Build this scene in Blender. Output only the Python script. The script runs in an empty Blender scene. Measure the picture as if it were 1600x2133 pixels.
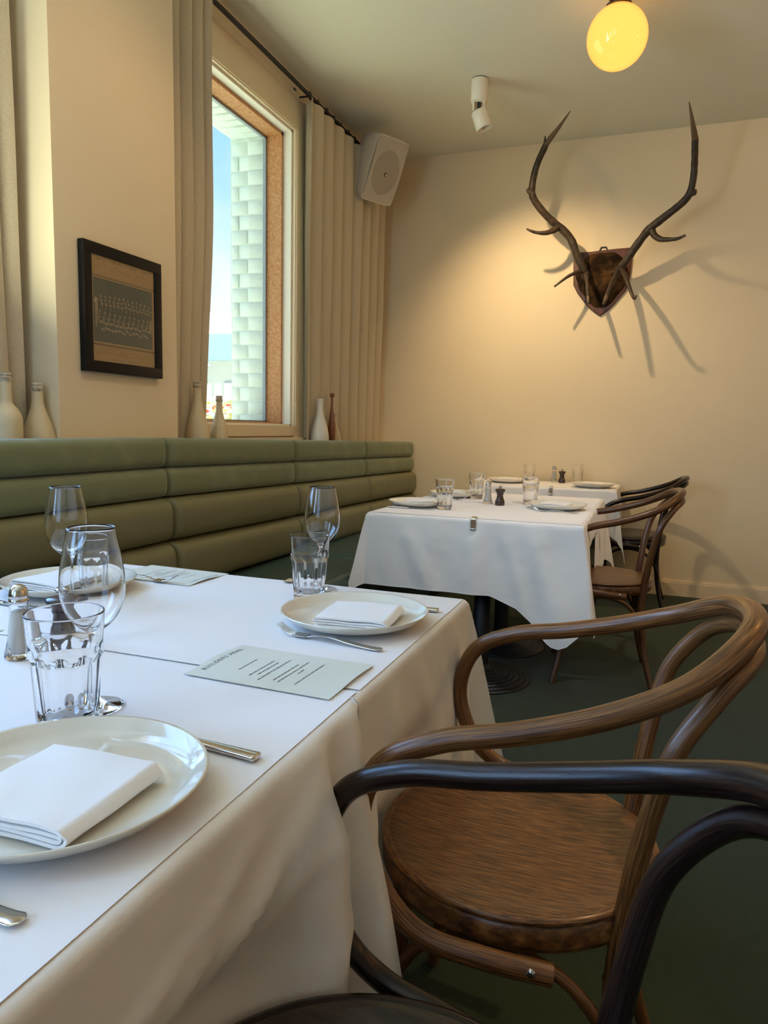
import bpy, math, random
import numpy as np
from mathutils import Vector, Matrix, noise
random.seed(7)
S = bpy.context.scene
COL = S.collection
PI = math.pi

# ------------------------------------------------------------------ camera
cam_d = bpy.data.cameras.new('camera'); cam = bpy.data.objects.new('camera', cam_d); COL.objects.link(cam)
cam_d.sensor_fit = 'HORIZONTAL'; cam_d.sensor_width = 36.0; cam_d.lens = 36.0 * 1497 / 1600
cam_d.clip_start = 0.02; cam_d.clip_end = 200
_r = (0.9373124, 0.3478770, 0.0206647); _u = (-0.0596672, 0.1017788, 0.9930161); _f = (-0.3433442, 0.9319993, -0.1161554)
cam.matrix_world = Matrix(((_r[0], _u[0], -_f[0], 0), (_r[1], _u[1], -_f[1], 0), (_r[2], _u[2], -_f[2], 1.15), (0, 0, 0, 1)))
S.camera = cam

# ------------------------------------------------------------------ world
w = bpy.data.worlds.new('sky'); S.world = w; w.use_nodes = True
nt = w.node_tree; nt.nodes.clear()
o_ = nt.nodes.new('ShaderNodeOutputWorld'); bg = nt.nodes.new('ShaderNodeBackground')
tc = nt.nodes.new('ShaderNodeTexCoord'); sep = nt.nodes.new('ShaderNodeSeparateXYZ')
rmp = nt.nodes.new('ShaderNodeValToRGB'); nz = nt.nodes.new('ShaderNodeTexNoise'); mixn = nt.nodes.new('ShaderNodeMix'); mixn.data_type = 'RGBA'
r2 = nt.nodes.new('ShaderNodeValToRGB')
nt.links.new(tc.outputs['Generated'], sep.inputs[0]); nt.links.new(sep.outputs['Z'], rmp.inputs[0])
e = rmp.color_ramp.elements; e[0].position = 0.0; e[0].color = (.86, .96, 1, 1); e[1].position = .42; e[1].color = (.34, .66, 1, 1)
k = e.new(.2); k.color = (.55, .85, 1.0, 1)
nz.inputs['Scale'].default_value = 2.6; nz.inputs['Detail'].default_value = 5
nt.links.new(tc.outputs['Generated'], nz.inputs['Vector']); nt.links.new(nz.outputs['Fac'], r2.inputs[0])
r2.color_ramp.elements[0].position = .45; r2.color_ramp.elements[1].position = .66
nt.links.new(r2.outputs[0], mixn.inputs[0]); nt.links.new(rmp.outputs[0], mixn.inputs[6]); mixn.inputs[7].default_value = (1, 1, 1, 1)
nt.links.new(mixn.outputs[2], bg.inputs['Color']); bg.inputs['Strength'].default_value = 1.45
nt.links.new(bg.outputs[0], o_.inputs[0])

# ------------------------------------------------------------------ sun, and area lamps added as daylight at windows out of view
def area(name, loc, rot, sx, sy, power, color):
    l = bpy.data.lights.new(name, 'AREA'); l.shape = 'RECTANGLE'; l.size = sx; l.size_y = sy; l.energy = power; l.color = color
    o = bpy.data.objects.new(name, l); COL.objects.link(o); o.location = loc; o.rotation_euler = rot; return o
DAY = (.24, .50, 1.0); BOUNCE = (.97, 1.0, .72)
area('added_daylight_front', (-1.0, -2.96, 1.95), (-PI/2, 0, PI), 1.5, 2.0, 17, DAY)  # area lamp added behind the camera, stands in for daylight
sun_d = bpy.data.lights.new('sun', 'SUN'); sun_d.energy = 16.0; sun_d.angle = .01; sun_d.color = (1, .95, .86)
sun = bpy.data.objects.new('sun', sun_d); COL.objects.link(sun); sun.rotation_euler = Vector((-.15, .28, .95)).to_track_quat('Z', 'Y').to_euler()
area('added_daylight_left', (-2.16, 1.15, 2.0), (0, -PI/2, 0), 1.66, 1.1, 46, DAY)  # area lamp added in the left window opening as skylight
area('added_bounce_left', (-2.17, 1.15, 1.9), (0, -PI/2 - .95, .62), 1.2, 1.1, 38, BOUNCE)  # added lamp tilted up to brighten the ceiling like street bounce
area('added_bounce_left', (-2.17, -1.1, 1.9), (0, -PI/2 - .95, .3), 1.2, 1.1, 14, BOUNCE)  # second added upward lamp, behind the camera
area('added_daylight_left', (-2.16, -1.1, 2.0), (0, -PI/2, 0), 1.66, 1.1, 46, DAY)  # same added skylight lamp at the window behind the camera
S.view_settings.view_transform = 'Standard'; S.view_settings.look = 'None'; S.view_settings.gamma = 1
S.view_settings.use_curve_mapping = False; S.view_settings.exposure = -0.06

# ------------------------------------------------------------------ object helpers
def link(o, parent=None):
    COL.objects.link(o)
    if parent is not None: o.parent = parent
    return o
def tag(o, label=None, cat=None, group=None, kind=None):
    if label: o['label'] = label
    if cat: o['category'] = cat
    if group: o['group'] = group
    if kind: o['kind'] = kind
    return o
def thing(name, label, cat, loc=(0, 0, 0), rz=0.0, group=None):
    o = bpy.data.objects.new(name, None); o.empty_display_size = .05; o.location = loc; o.rotation_euler = (0, 0, rz)
    link(o); return tag(o, label, cat, group)
def dup(root, loc, rz, label, group=None, scale=None):
    r = root.copy(); link(r); r.location = loc; r.rotation_euler = (0, 0, rz); r['label'] = label
    if group: r['group'] = group
    if scale: r.scale = (scale,) * 3
    for ch in list(root.children):
        c = ch.copy(); link(c, r)
        for g in list(ch.children):
            d = g.copy(); link(d, c)
    return r

class MB:
    """collects geometry with uvs for one mesh"""
    def __init__(s): s.v = []; s.f = []; s.uv = []; s.sm = []
    def add(s, v, f, uv=None, smooth=True):
        n = len(s.v); s.v.extend([tuple(p) for p in v])
        for i, q in enumerate(f):
            s.f.append(tuple(n + k for k in q)); s.sm.append(smooth)
            s.uv.append([tuple(u) for u in uv[i]] if uv else [(s.v[n + k][0], s.v[n + k][1]) for k in q])
        return s
    def grid(s, P, closed_u=False, closed_v=False, uvs=(1, 1), smooth=True, flip=False):
        """P[i][j] points; faces between"""
        ni = len(P); nj = len(P[0]); v = [p for row in P for p in row]; f = []; uv = []
        for i in range(ni if closed_u else ni - 1):
            for j in range(nj if closed_v else nj - 1):
                i2 = (i + 1) % ni; j2 = (j + 1) % nj
                q = (i * nj + j, i2 * nj + j, i2 * nj + j2, i * nj + j2)
                t = [(i * uvs[0] / ni, j * uvs[1] / nj), ((i + 1) * uvs[0] / ni, j * uvs[1] / nj), ((i + 1) * uvs[0] / ni, (j + 1) * uvs[1] / nj), (i * uvs[0] / ni, (j + 1) * uvs[1] / nj)]
                if flip: q = q[::-1]; t = t[::-1]
                f.append(q); uv.append(t)
        return s.add(v, f, uv, smooth)
    def box(s, x0, x1, y0, y1, z0, z1, M=None):
        v = [Vector((x, y, z)) for z in (z0, z1) for (x, y) in ((x0, y0), (x1, y0), (x1, y1), (x0, y1))]
        if M is not None: v = [M @ p for p in v]
        f = [(3, 2, 1, 0), (4, 5, 6, 7), (0, 1, 5, 4), (1, 2, 6, 5), (2, 3, 7, 6), (3, 0, 4, 7)]
        return s.add(v, f, None, False)
    def rbox(s, cx, cy, cz, sx, sy, sz, r=.004, M=None, seg=3):
        """rounded box"""
        r = min(r, sx / 2.01, sy / 2.01, sz / 2.01); n = seg
        def prof(a): return [(math.cos(a * PI / 2 / n + q * PI / 2), math.sin(a * PI / 2 / n + q * PI / 2)) for q in range(4) for a in range(n + 1)] if False else None
        rings = []
        zs = [(-sz / 2 + r - r * math.sin(PI / 2 * (1 - k / n)), r - r * math.cos(PI / 2 * (1 - k / n))) for k in range(n + 1)]
        zs += [(-a, b) for a, b in zs[::-1]]
        for z, ins in zs:
            ring = []
            rr = max(r - ins, 1e-5)
            for q, (qx, qy) in enumerate(((1, 1), (-1, 1), (-1, -1), (1, -1))):
                for a in range(n + 1):
                    t = q * PI / 2 + a * PI / 2 / n
                    ring.append(Vector((qx * (sx / 2 - r) + rr * math.cos(t), qy * (sy / 2 - r) + rr * math.sin(t), z)))
            rings.append(ring)
        T = Matrix.Translation((cx, cy, cz)) if M is None else M @ Matrix.Translation((cx, cy, cz))
        rings = [[T @ p for p in ring] for ring in rings]
        s.grid(rings, closed_v=True, flip=True)
        nj = len(rings[0])
        s.add(rings[0], [tuple(range(nj))[::-1]], None, True); s.add(rings[-1], [tuple(range(nj))], None, True)
        return s
    def lathe(s, prof, n=32, M=None, rad=None, close=False):
        rows = []
        for i, (r, z) in enumerate(prof):
            row = []
            for k in range(n):
                a = 2 * PI * k / n; q = r if rad is None else rad(r, z, a, i)
                p = Vector((q * math.cos(a), q * math.sin(a), z)); row.append(M @ p if M is not None else p)
            rows.append(row)
        if close: rows.append(rows[0])
        return s.grid(rows, closed_v=True, uvs=(1, 1), flip=True)
    def tube(s, pts, rad, n=14, caps=True, flat=None, uvlen=None):
        pts = [Vector(p) for p in pts]; m = len(pts)
        if not hasattr(rad, '__len__'): rad = [rad] * m
        T = [(pts[min(i + 1, m - 1)] - pts[max(i - 1, 0)]).normalized() for i in range(m)]
        up = Vector((0, 0, 1)) if abs(T[0].z) < .9 else Vector((1, 0, 0))
        N = (up - T[0] * up.dot(T[0])).normalized(); rows = []; L = 0; Ls = []
        for i in range(m):
            if i: L += (pts[i] - pts[i - 1]).length; N = (N - T[i] * N.dot(T[i])).normalized()
            B = T[i].cross(N); Ls.append(L)
            rows.append([pts[i] + (N * math.cos(2 * PI * k / n) * (flat or 1) + B * math.sin(2 * PI * k / n)) * rad[i] for k in range(n)])
        v = [p for r in rows for p in r]; f = []; uv = []
        for i in range(m - 1):
            for k in range(n):
                k2 = (k + 1) % n
                f.append((i * n + k, i * n + k2, (i + 1) * n + k2, (i + 1) * n + k))
                uv.append([(Ls[i], k / n), (Ls[i], (k + 1) / n), (Ls[i + 1], (k + 1) / n), (Ls[i + 1], k / n)])
        s.add(v, f, uv, True)
        if caps:
            s.add(rows[0], [tuple(range(n))[::-1]], None, False); s.add(rows[-1], [tuple(range(n))], None, False)
        return s
    def build(s, name, mat, parent=None, loc=None):
        me = bpy.data.meshes.new(name); me.from_pydata(s.v, [], s.f)
        u = me.uv_layers.new(name='UVMap'); flat = [c for q in s.uv for t in q for c in t]; u.data.foreach_set('uv', flat)
        me.polygons.foreach_set('use_smooth', s.sm)
        for m in (mat if isinstance(mat, (list, tuple)) else [mat]): me.materials.append(m)
        me.update()
        o = bpy.data.objects.new(name, me)
        if loc is not None: o.location = loc
        return link(o, parent)
def cr(P, n=8):
    P = [Vector(p) for p in P]; P = [2 * P[0] - P[1]] + P + [2 * P[-1] - P[-2]]; o = []
    for i in range(1, len(P) - 2):
        a, b, c, d = P[i - 1:i + 3]
        for k in range(n):
            t = k / n; o.append(.5 * ((2 * b) + (c - a) * t + (2 * a - 5 * b + 4 * c - d) * t * t + (3 * b - a - 3 * c + d) * t ** 3))
    o.append(P[-2]); return o
def lerp(a, b, t): return a + (b - a) * t
def sst(a, b, x):
    t = min(1, max(0, (x - a) / (b - a))); return t * t * (3 - 2 * t)
def interp(tab, x):
    if x <= tab[0][0]: return tab[0][1]
    for (a, p), (b, q) in zip(tab, tab[1:]):
        if x <= b: return lerp(p, q, (x - a) / (b - a))
    return tab[-1][1]

# ------------------------------------------------------------------ materials
def mat(name, color, rough=.6, metal=0.0, spec=.5, **kw):
    m = bpy.data.materials.new(name); m.use_nodes = True; b = m.node_tree.nodes['Principled BSDF']
    b.inputs['Base Color'].default_value = (*color, 1); b.inputs['Roughness'].default_value = rough
    b.inputs['Metallic'].default_value = metal; b.inputs['Specular IOR Level'].default_value = spec
    for k, v in kw.items(): b.inputs[k.replace('_', ' ')].default_value = v
    return m
def nodes(m): return m.node_tree.nodes, m.node_tree.links, m.node_tree.nodes['Principled BSDF']
def vary(m, c2, scale=5, detail=4, stretch=(1, 1, 1), coord='Object', lo=.35, hi=.65, c3=None):
    N, L, b = nodes(m); t = N.new('ShaderNodeTexCoord'); mp = N.new('ShaderNodeMapping'); n = N.new('ShaderNodeTexNoise'); r = N.new('ShaderNodeValToRGB')
    mp.inputs['Scale'].default_value = stretch; n.inputs['Scale'].default_value = scale; n.inputs['Detail'].default_value = detail
    L.new(t.outputs[coord], mp.inputs[0]); L.new(mp.outputs[0], n.inputs['Vector']); L.new(n.outputs['Fac'], r.inputs[0])
    e = r.color_ramp.elements; e[0].position = lo; e[1].position = hi; e[0].color = b.inputs['Base Color'].default_value; e[1].color = (*c2, 1)
    if c3: q = e.new((lo + hi) / 2); q.color = (*c3, 1)
    L.new(r.outputs[0], b.inputs['Base Color']); return m
def bump(m, scale=200, strength=.2, dist=.001, stretch=(1, 1, 1), coord='Object', detail=3):
    N, L, b = nodes(m); t = N.new('ShaderNodeTexCoord'); mp = N.new('ShaderNodeMapping'); n = N.new('ShaderNodeTexNoise'); bu = N.new('ShaderNodeBump')
    mp.inputs['Scale'].default_value = stretch; n.inputs['Scale'].default_value = scale; n.inputs['Detail'].default_value = detail
    bu.inputs['Strength'].default_value = strength; bu.inputs['Distance'].default_value = dist
    L.new(t.outputs[coord], mp.inputs[0]); L.new(mp.outputs[0], n.inputs['Vector']); L.new(n.outputs['Fac'], bu.inputs['Height'])
    if b.inputs['Normal'].links: L.new(b.inputs['Normal'].links[0].from_socket, bu.inputs['Normal'])
    L.new(bu.outputs[0], b.inputs['Normal']); return m
M = {}
M['wall'] = bump(vary(mat('cream_wall_paint', (.80, .68, .48), .7, spec=.3), (.77, .65, .455), 1.3), 60, .08, .002)
M['ceil'] = bump(vary(mat('ceiling_paint', (.80, .79, .67), .8, spec=.2), (.78, .77, .655), .8), 40, .06, .002)
M['trim'] = bump(mat('cream_gloss_trim', (.80, .67, .47), .35), 30, .05, .001)
M['jamb'] = mat('white_painted_jamb', (.92, .90, .82), .45)
M['carpet'] = bump(vary(mat('green_carpet', (.020, .036, .016), .95, spec=.1, Sheen_Weight=.15), (.030, .050, .022), 260, 2, lo=.3, hi=.7), 420, .8, .004)
M['sash'] = bump(vary(mat('weathered_brown_sash', (.50, .22, .085), .6), (.64, .34, .16), 60, 5, c3=(.56, .28, .12)), 120, .3, .001)
M['seal'] = mat('grey_window_seal', (.30, .36, .42), .4)
M['brick'] = bump(vary(mat('painted_brick', (.66, .77, .76), .75), (.61, .73, .73), 14, 5), 60, .5, .004)
M['mortar'] = bump(mat('painted_mortar', (.60, .71, .70), .85), 80, .5, .003)
def wood(name, dark, mid, light, rough=.28, coat=.5, sx=3.0, sy=1.0, worn=None):
    m = mat(name, mid, rough, spec=.5, Coat_Weight=coat, Coat_Roughness=.12)
    N, L, b = nodes(m); t = N.new('ShaderNodeTexCoord'); mp = N.new('ShaderNodeMapping'); mp.inputs['Scale'].default_value = (sx, sy * 12, 1)
    n = N.new('ShaderNodeTexNoise'); n.inputs['Scale'].default_value = 3.5; n.inputs['Detail'].default_value = 8; n.inputs['Roughness'].default_value = .65
    r = N.new('ShaderNodeValToRGB'); e = r.color_ramp.elements; e[0].position = .38; e[0].color = (*dark, 1); e[1].position = .64; e[1].color = (*light, 1); q = e.new(.5); q.color = (*mid, 1)
    L.new(t.outputs['UV'], mp.inputs[0]); L.new(mp.outputs[0], n.inputs['Vector']); L.new(n.outputs['Fac'], r.inputs[0])
    out = r.outputs[0]
    if worn:
        n2 = N.new('ShaderNodeTexNoise'); n2.inputs['Scale'].default_value = 3.2; n2.inputs['Detail'].default_value = 6; r3 = N.new('ShaderNodeValToRGB')
        r3.color_ramp.elements[0].position = .45; r3.color_ramp.elements[1].position = .68
        mx = N.new('ShaderNodeMix'); mx.data_type = 'RGBA'; mu = N.new('ShaderNodeMath'); mu.operation = 'MULTIPLY'; mu.inputs[1].default_value = .55
        L.new(t.outputs['Object'], n2.inputs['Vector']); L.new(n2.outputs['Fac'], r3.inputs[0]); L.new(r3.outputs[0], mu.inputs[0]); L.new(mu.outputs[0], mx.inputs[0])
        L.new(out, mx.inputs[6]); mx.inputs[7].default_value = (*worn, 1); out = mx.outputs[2]
    L.new(out, b.inputs['Base Color'])
    bu = N.new('ShaderNodeBump'); bu.inputs['Strength'].default_value = .35; bu.inputs['Distance'].default_value = .0012
    L.new(n.outputs['Fac'], bu.inputs['Height']); L.new(bu.outputs[0], b.inputs['Normal'])
    return m
M['bent'] = wood('worn_brown_bentwood', (.032, .010, .003), (.145, .054, .013), (.29, .125, .034), .32, .18, worn=(.14, .072, .028))
M['bent3'] = wood('mid_brown_bentwood', (.030, .010, .003), (.095, .036, .011), (.17, .070, .022), .32, .2)
M['dark'] = wood('dark_stained_bentwood', (.004, .002, .0018), (.010, .0045, .0036), (.030, .013, .009), .20, .15)
M['seatwood'] = wood('worn_oak_seat', (.030, .011, .003), (.135, .055, .014), (.25, .12, .036), .42, .10, sx=5, sy=6, worn=(.050, .021, .007))
M['dark'].node_tree.nodes['Principled BSDF'].inputs['Specular IOR Level'].default_value = .36
M['darkseat'] = wood('dark_seat_veneer', (.012, .008, .006), (.030, .018, .012), (.05, .03, .018), .35, .3, sx=4, sy=2)
M['pad'] = bump(mat('dark_brown_leather_pad', (.030, .018, .014), .35), 90, .15, .001)
M['cloth'] = bump(bump(mat('white_table_linen', (.84, .82, .80), .85, spec=.2, Sheen_Weight=.2), 900, .15, .0006), 7, .55, .018, detail=2)
M['overlay'] = bump(mat('white_paper_table_cover', (.86, .85, .86), .8, spec=.25), 12, .12, .002, detail=2)
M['napkin'] = bump(mat('white_cotton_napkin', (.88, .87, .86), .9, spec=.15), 700, .3, .0008)
M['curtain'] = bump(vary(mat('oatmeal_linen', (.60, .52, .385), .92, spec=.1, Sheen_Weight=.3), (.53, .455, .33), 160, 3), 500, .35, .0012)
M['velvet'] = bump(vary(mat('sage_green_velvet', (.190, .212, .118), .75, spec=.25, Sheen_Weight=.35, Sheen_Roughness=.4), (.235, .258, .155), 7, 6, lo=.5, hi=.72), 300, .12, .0008)
M['velvet'].node_tree.nodes['Principled BSDF'].inputs['Sheen Tint'].default_value = (.75, .85, .75, 1)
M['hide'] = bump(mat('olive_green_leather', (.180, .176, .092), .42, spec=.45), 160, .08, .0006)
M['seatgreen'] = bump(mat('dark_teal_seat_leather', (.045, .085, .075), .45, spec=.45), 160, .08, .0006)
M['black'] = mat('matt_black_metal', (.010, .010, .012), .5)
M['iron'] = bump(mat('black_cast_iron', (.018, .018, .020), .42, spec=.6), 200, .15, .0005)
M['frame'] = mat('black_picture_frame', (.004, .004, .005), .4, spec=.25)
M['steel'] = mat('polished_steel', (.62, .60, .58), .13, 1.0)
M['china'] = mat('cream_china', (.76, .72, .61), .10, spec=.6, Coat_Weight=.4, Coat_Roughness=.03)
M['bottle'] = bump(vary(mat('cream_painted_bottle', (.66, .56, .37), .42), (.58, .49, .31), 30, 5, lo=.55, hi=.8), 50, .15, .001)
M['bottlew'] = mat('white_glazed_bottle', (.80, .78, .72), .22)
M['cap'] = bump(vary(mat('scuffed_bottle_lip', (.62, .57, .46), .6), (.30, .25, .18), 90, 3), 90, .3, .001)
M['pin'] = wood('red_brown_turned_wood', (.10, .03, .010), (.22, .07, .022), (.30, .11, .04), .3, .5)
M['mill'] = wood('dark_mill_wood', (.014, .006, .005), (.035, .014, .010), (.06, .025, .016), .25, .5)
M['plaque'] = wood('mahogany_shield', (.030, .008, .004), (.085, .022, .008), (.15, .045, .016), .42, .1)
M['antler'] = bump(vary(mat('brown_antler', (.028, .017, .009), .5), (.075, .048, .026), 40, 6, (1, 1, 1), lo=.4, hi=.75), 110, .7, .003)
M['tine'] = mat('pale_antler_tip', (.13, .082, .040), .45)
M['fur'] = bump(vary(mat('brown_deer_hide', (.018, .010, .005), .9, spec=.1), (.13, .065, .022), 9, 8, lo=.42, hi=.72), 160, 1.0, .006)
M['card'] = mat('sage_grey_menu_card', (.72, .75, .68), .75, spec=.2)
M['ink'] = mat('charcoal_print', (.10, .11, .12), .7)
M['salt'] = bump(mat('white_salt', (.82, .78, .70), .9), 500, .4, .001)
M['speaker'] = mat('white_speaker_plastic', (.66, .60, .50), .5)
M['grille'] = bump(mat('speaker_grille', (.52, .47, .39), .6), 700, .8, .001)
M['spot'] = mat('white_spot_housing', (.85, .80, .68), .45)
M['brass'] = mat('dark_bronze_fitting', (.10, .06, .03), .35, .9)
M['mat_board'] = mat('brown_mount_board', (.36, .20, .085), .8)
g = mat('clear_glass', (1, 1, 1), .0, Transmission_Weight=1.0); g.node_tree.nodes['Principled BSDF'].inputs['IOR'].default_value = 1.43; M['glass'] = g
def pane_mat(name, tint, gl=.06):
    m = bpy.data.materials.new(name); m.use_nodes = True; N = m.node_tree.nodes; L = m.node_tree.links; N.clear()
    out = N.new('ShaderNodeOutputMaterial'); tr = N.new('ShaderNodeBsdfTransparent'); gs = N.new('ShaderNodeBsdfGlossy'); mx = N.new('ShaderNodeMixShader'); lw_ = N.new('ShaderNodeLayerWeight'); fr = N.new('ShaderNodeMath'); fr.operation = 'MULTIPLY_ADD'; pw = N.new('ShaderNodeMath'); pw.operation = 'POWER'
    tr.inputs[0].default_value = (*tint, 1); gs.inputs['Roughness'].default_value = .02; lw_.inputs['Blend'].default_value = .5; L.new(lw_.outputs['Facing'], pw.inputs[0]); pw.inputs[1].default_value = 4; L.new(pw.outputs[0], fr.inputs[0]); fr.inputs[1].default_value = .5; fr.inputs[2].default_value = .05
    L.new(fr.outputs[0], mx.inputs[0]); L.new(tr.outputs[0], mx.inputs[1]); L.new(gs.outputs[0], mx.inputs[2]); L.new(mx.outputs[0], out.inputs[0]); return m
M['pane'] = pane_mat('window_glass', (.93, .97, .98))
def emis(name, col, st):
    m = bpy.data.materials.new(name); m.use_nodes = True; N = m.node_tree.nodes; L = m.node_tree.links; N.clear()
    out = N.new('ShaderNodeOutputMaterial'); e = N.new('ShaderNodeEmission'); e.inputs[0].default_value = (*col, 1); e.inputs[1].default_value = st
    gl = N.new('ShaderNodeBsdfGlossy'); gl.inputs['Roughness'].default_value = .05; fr = N.new('ShaderNodeFresnel'); mx = N.new('ShaderNodeMixShader')
    L.new(fr.outputs[0], mx.inputs[0]); L.new(e.outputs[0], mx.inputs[1]); L.new(gl.outputs[0], mx.inputs[2]); L.new(mx.outputs[0], out.inputs[0]); return m
M['globe'] = emis('lit_opal_glass', (1.0, .42, .075), 2.1)

# ------------------------------------------------------------------ the room
RX = 4.3; FY = -3.0; BY = 5.47; CZ = 3.2; LX = -2.1; OX = -2.52
def struct(name, mb, m, **k):
    o = mb.build(name, m); o['kind'] = 'structure'; return o
struct('floor', MB().box(OX, RX, FY, BY, -.1, 0), M['carpet'])
struct('ceiling', MB().box(OX, RX, FY, BY, CZ, CZ + .1), M['ceil'])
struct('wall_back', MB().box(OX, RX + .1, BY, BY + .12, -.1, CZ + .1), M['wall'])
struct('wall_right', MB().box(RX, RX + .1, FY, BY, -.1, CZ + .1), M['wall'])
fw = MB()
fw.box(OX, -1.8, FY - .12, FY, -.1, CZ + .1).box(-.2, RX + .1, FY - .12, FY, -.1, CZ + .1).box(-1.8, -.2, FY - .12, FY, -.1, .9).box(-1.8, -.2, FY - .12, FY, 2.98, CZ + .1)
struct('wall_front', fw, M['wall'])
bb = MB(); bb.box(-1.1, RX, BY - .018, BY, 0, .095).box(-1.1, RX, BY - .012, BY, .095, .108)
struct('baseboard_back', bb, M['trim'])
bb = MB(); bb.box(RX - .018, RX, FY, BY - .018, 0, .1); struct('baseboard_right', bb, M['trim'])
# left wall: columns, alcoves with window openings and the display ledge
wins = [(2.80, 4.0), (.55, 1.75), (-1.70, -.50)]; WZ0, WZ1 = 1.15, 2.885
lw = MB()
for y0, y1 in ((1.965, 2.63), (-.28, .38), (FY, -1.9)): lw.box(-2.12, -1.93, y0, y1, 0, CZ)
yy = FY
for y0, y1 in sorted(wins):
    lw.box(OX, LX, yy, y0, 0, CZ); lw.box(OX, LX, y0, y1, 0, WZ0); lw.box(OX, LX, y0, y1, WZ1, CZ); yy = y1
lw.box(OX + .25, LX, yy, BY, 0, CZ); lw.box(OX, OX + .25, 4.03, BY, 0, CZ)
lw.box(LX, -1.93, FY, BY, 0, 1.02)
struct('wall_left', lw, M['wall'])
for i, (y0, y1) in enumerate(wins):
    root = bpy.data.objects.new('window_%d' % (i + 1), None); link(root); root['kind'] = 'structure'; root.location = (LX, (y0 + y1) / 2, WZ0)
    def wb(name, boxes, m):
        b = MB()
        for q in boxes: b.box(q[0] - LX, q[1] - LX, q[2] - (y0 + y1) / 2, q[3] - (y0 + y1) / 2, q[4] - WZ0, q[5] - WZ0)
        return b.build(name, m, root)
    a = .155
    wb('casing', [(LX, LX + .022, y1, y1 + a, WZ0 - .07, WZ1 + .2), (LX, LX + .022, y0 - a, y0, WZ0 - .07, WZ1 + .2), (LX, LX + .022, y0, y1, WZ1, WZ1 + .2),
                  (LX, LX + .036, y1 + a - .022, y1 + a, WZ0 - .07, WZ1 + .2), (LX, LX + .036, y0 - a, y0 - a + .022, WZ0 - .07, WZ1 + .2),
                  (LX, LX + .030, y1 + .006, y1 + .03, WZ0, WZ1 + .03), (LX, LX + .030, y0 - .03, y0 - .006, WZ0, WZ1 + .03), (LX, LX + .030, y0, y1, WZ1 + .006, WZ1 + .03),
                  (LX, LX + .036, y0 - a, y1 + a, WZ1 + .178, WZ1 + .2), (LX, LX + .022, y0, y1, WZ0 - .06, WZ0)], M['trim'])
    wb('sill_board', [(LX, LX + .05, y0 - a - .03, y1 + a + .03, WZ0 - .095, WZ0 - .068)], M['trim'])
    t = .012
    wb('jamb', [(LX - .055, LX, y1 - t, y1, WZ0, WZ1), (LX - .055, LX, y0, y0 + t, WZ0, WZ1), (LX - .055, LX, y0, y1, WZ1 - t, WZ1), (LX - .055, LX, y0, y1, WZ0, WZ0 + t)], M['jamb'])
    wb('sash', [(LX - .155, LX - .055, y1 - .03, y1, WZ0, WZ1), (LX - .155, LX - .055, y0, y0 + .03, WZ0, WZ1), (LX - .155, LX - .055, y0, y1, WZ1 - .03, WZ1), (LX - .155, LX - .055, y0, y1, WZ0, WZ0 + .02)], M['sash'])
    wb('seal', [(LX - .175, LX - .155, y1 - .042, y1, WZ0, WZ1), (LX - .175, LX - .155, y0, y0 + .042, WZ0, WZ1), (LX - .175, LX - .155, y0, y1, WZ1 - .042, WZ1), (LX - .175, LX - .155, y0, y1, WZ0, WZ0 + .03)], M['seal'])
    wb('pane', [(LX - .168, LX - .162, y0 + .03, y1 - .03, WZ0 + .02, WZ1 - .03)], M['pane'])
root = bpy.data.objects.new('window_4', None); link(root); root['kind'] = 'structure'; root.location = (-1.0, FY, .9)
b = MB()
for x in (-.8, -.02, .76): b.box(x, x + .04, -.09, -.03, 0, 2.08)
b.box(-.8, .8, -.09, -.03, 0, .04).box(-.8, .8, -.09, -.03, 2.04, 2.08).build('frame', M['trim'], root)
MB().box(-.8, .8, -.066, -.06, .04, 2.04).build('pane', M['pane'], root)
# painted brick reveal outside window 1
rv = bpy.data.objects.new('trim_1', None); link(rv); rv['kind'] = 'structure'; rv.location = (-2.4, 4.0, WZ0)
mb = MB().box(-.12, .125, -.0055, .03, -.03, 1.78); mb.build('mortar_bed', M['mortar'], rv)
random.seed(3)
bricks = []
def brick_mesh(l):
    return MB().rbox(0, 0, 0, l, .02, .076, .005, seg=2)
bm_full = None
def put_brick(l, x, z, soffit=None):
    key = round(l, 3)
    if key not in _bk:
        o = MB().rbox(0, 0, 0, l, .0135, .0815, .004, seg=1).build('brick', M['brick'], rv); _bk[key] = o.data
    else:
        o = bpy.data.objects.new('brick', _bk[key]); link(o, rv)
    o.location = (x, -.002 + random.uniform(-.0025, .0025), z); o.rotation_euler = (random.uniform(-.01, .01), random.uniform(-.01, .01), random.uniform(-.012, .012))
_bk = {}
for r in range(20):
    z = .022 + r * .0865
    if r % 2: put_brick(.112, .060, z); put_brick(.112, -.057, z)
    else: put_brick(.172, .030, z); put_brick(.054, -.088, z)
# soffit bricks above the opening (on edge)
for k in range(16):
    x0 = -.9
    key = 's'
    if key not in _bk:
        o = MB().rbox(0, 0, 0, .21, .0755, .022, .006, seg=1).build('brick', M['brick'], rv); _bk[key] = o.data
    else: o = bpy.data.objects.new('brick', _bk[key]); link(o, rv)
    o.location = (-.0, -.045 - k * .0865, WZ1 - WZ0 - .004 + random.uniform(-.002, .002)); o.rotation_euler = (random.uniform(-.015, .015), 0, random.uniform(-.01, .01))

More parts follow.
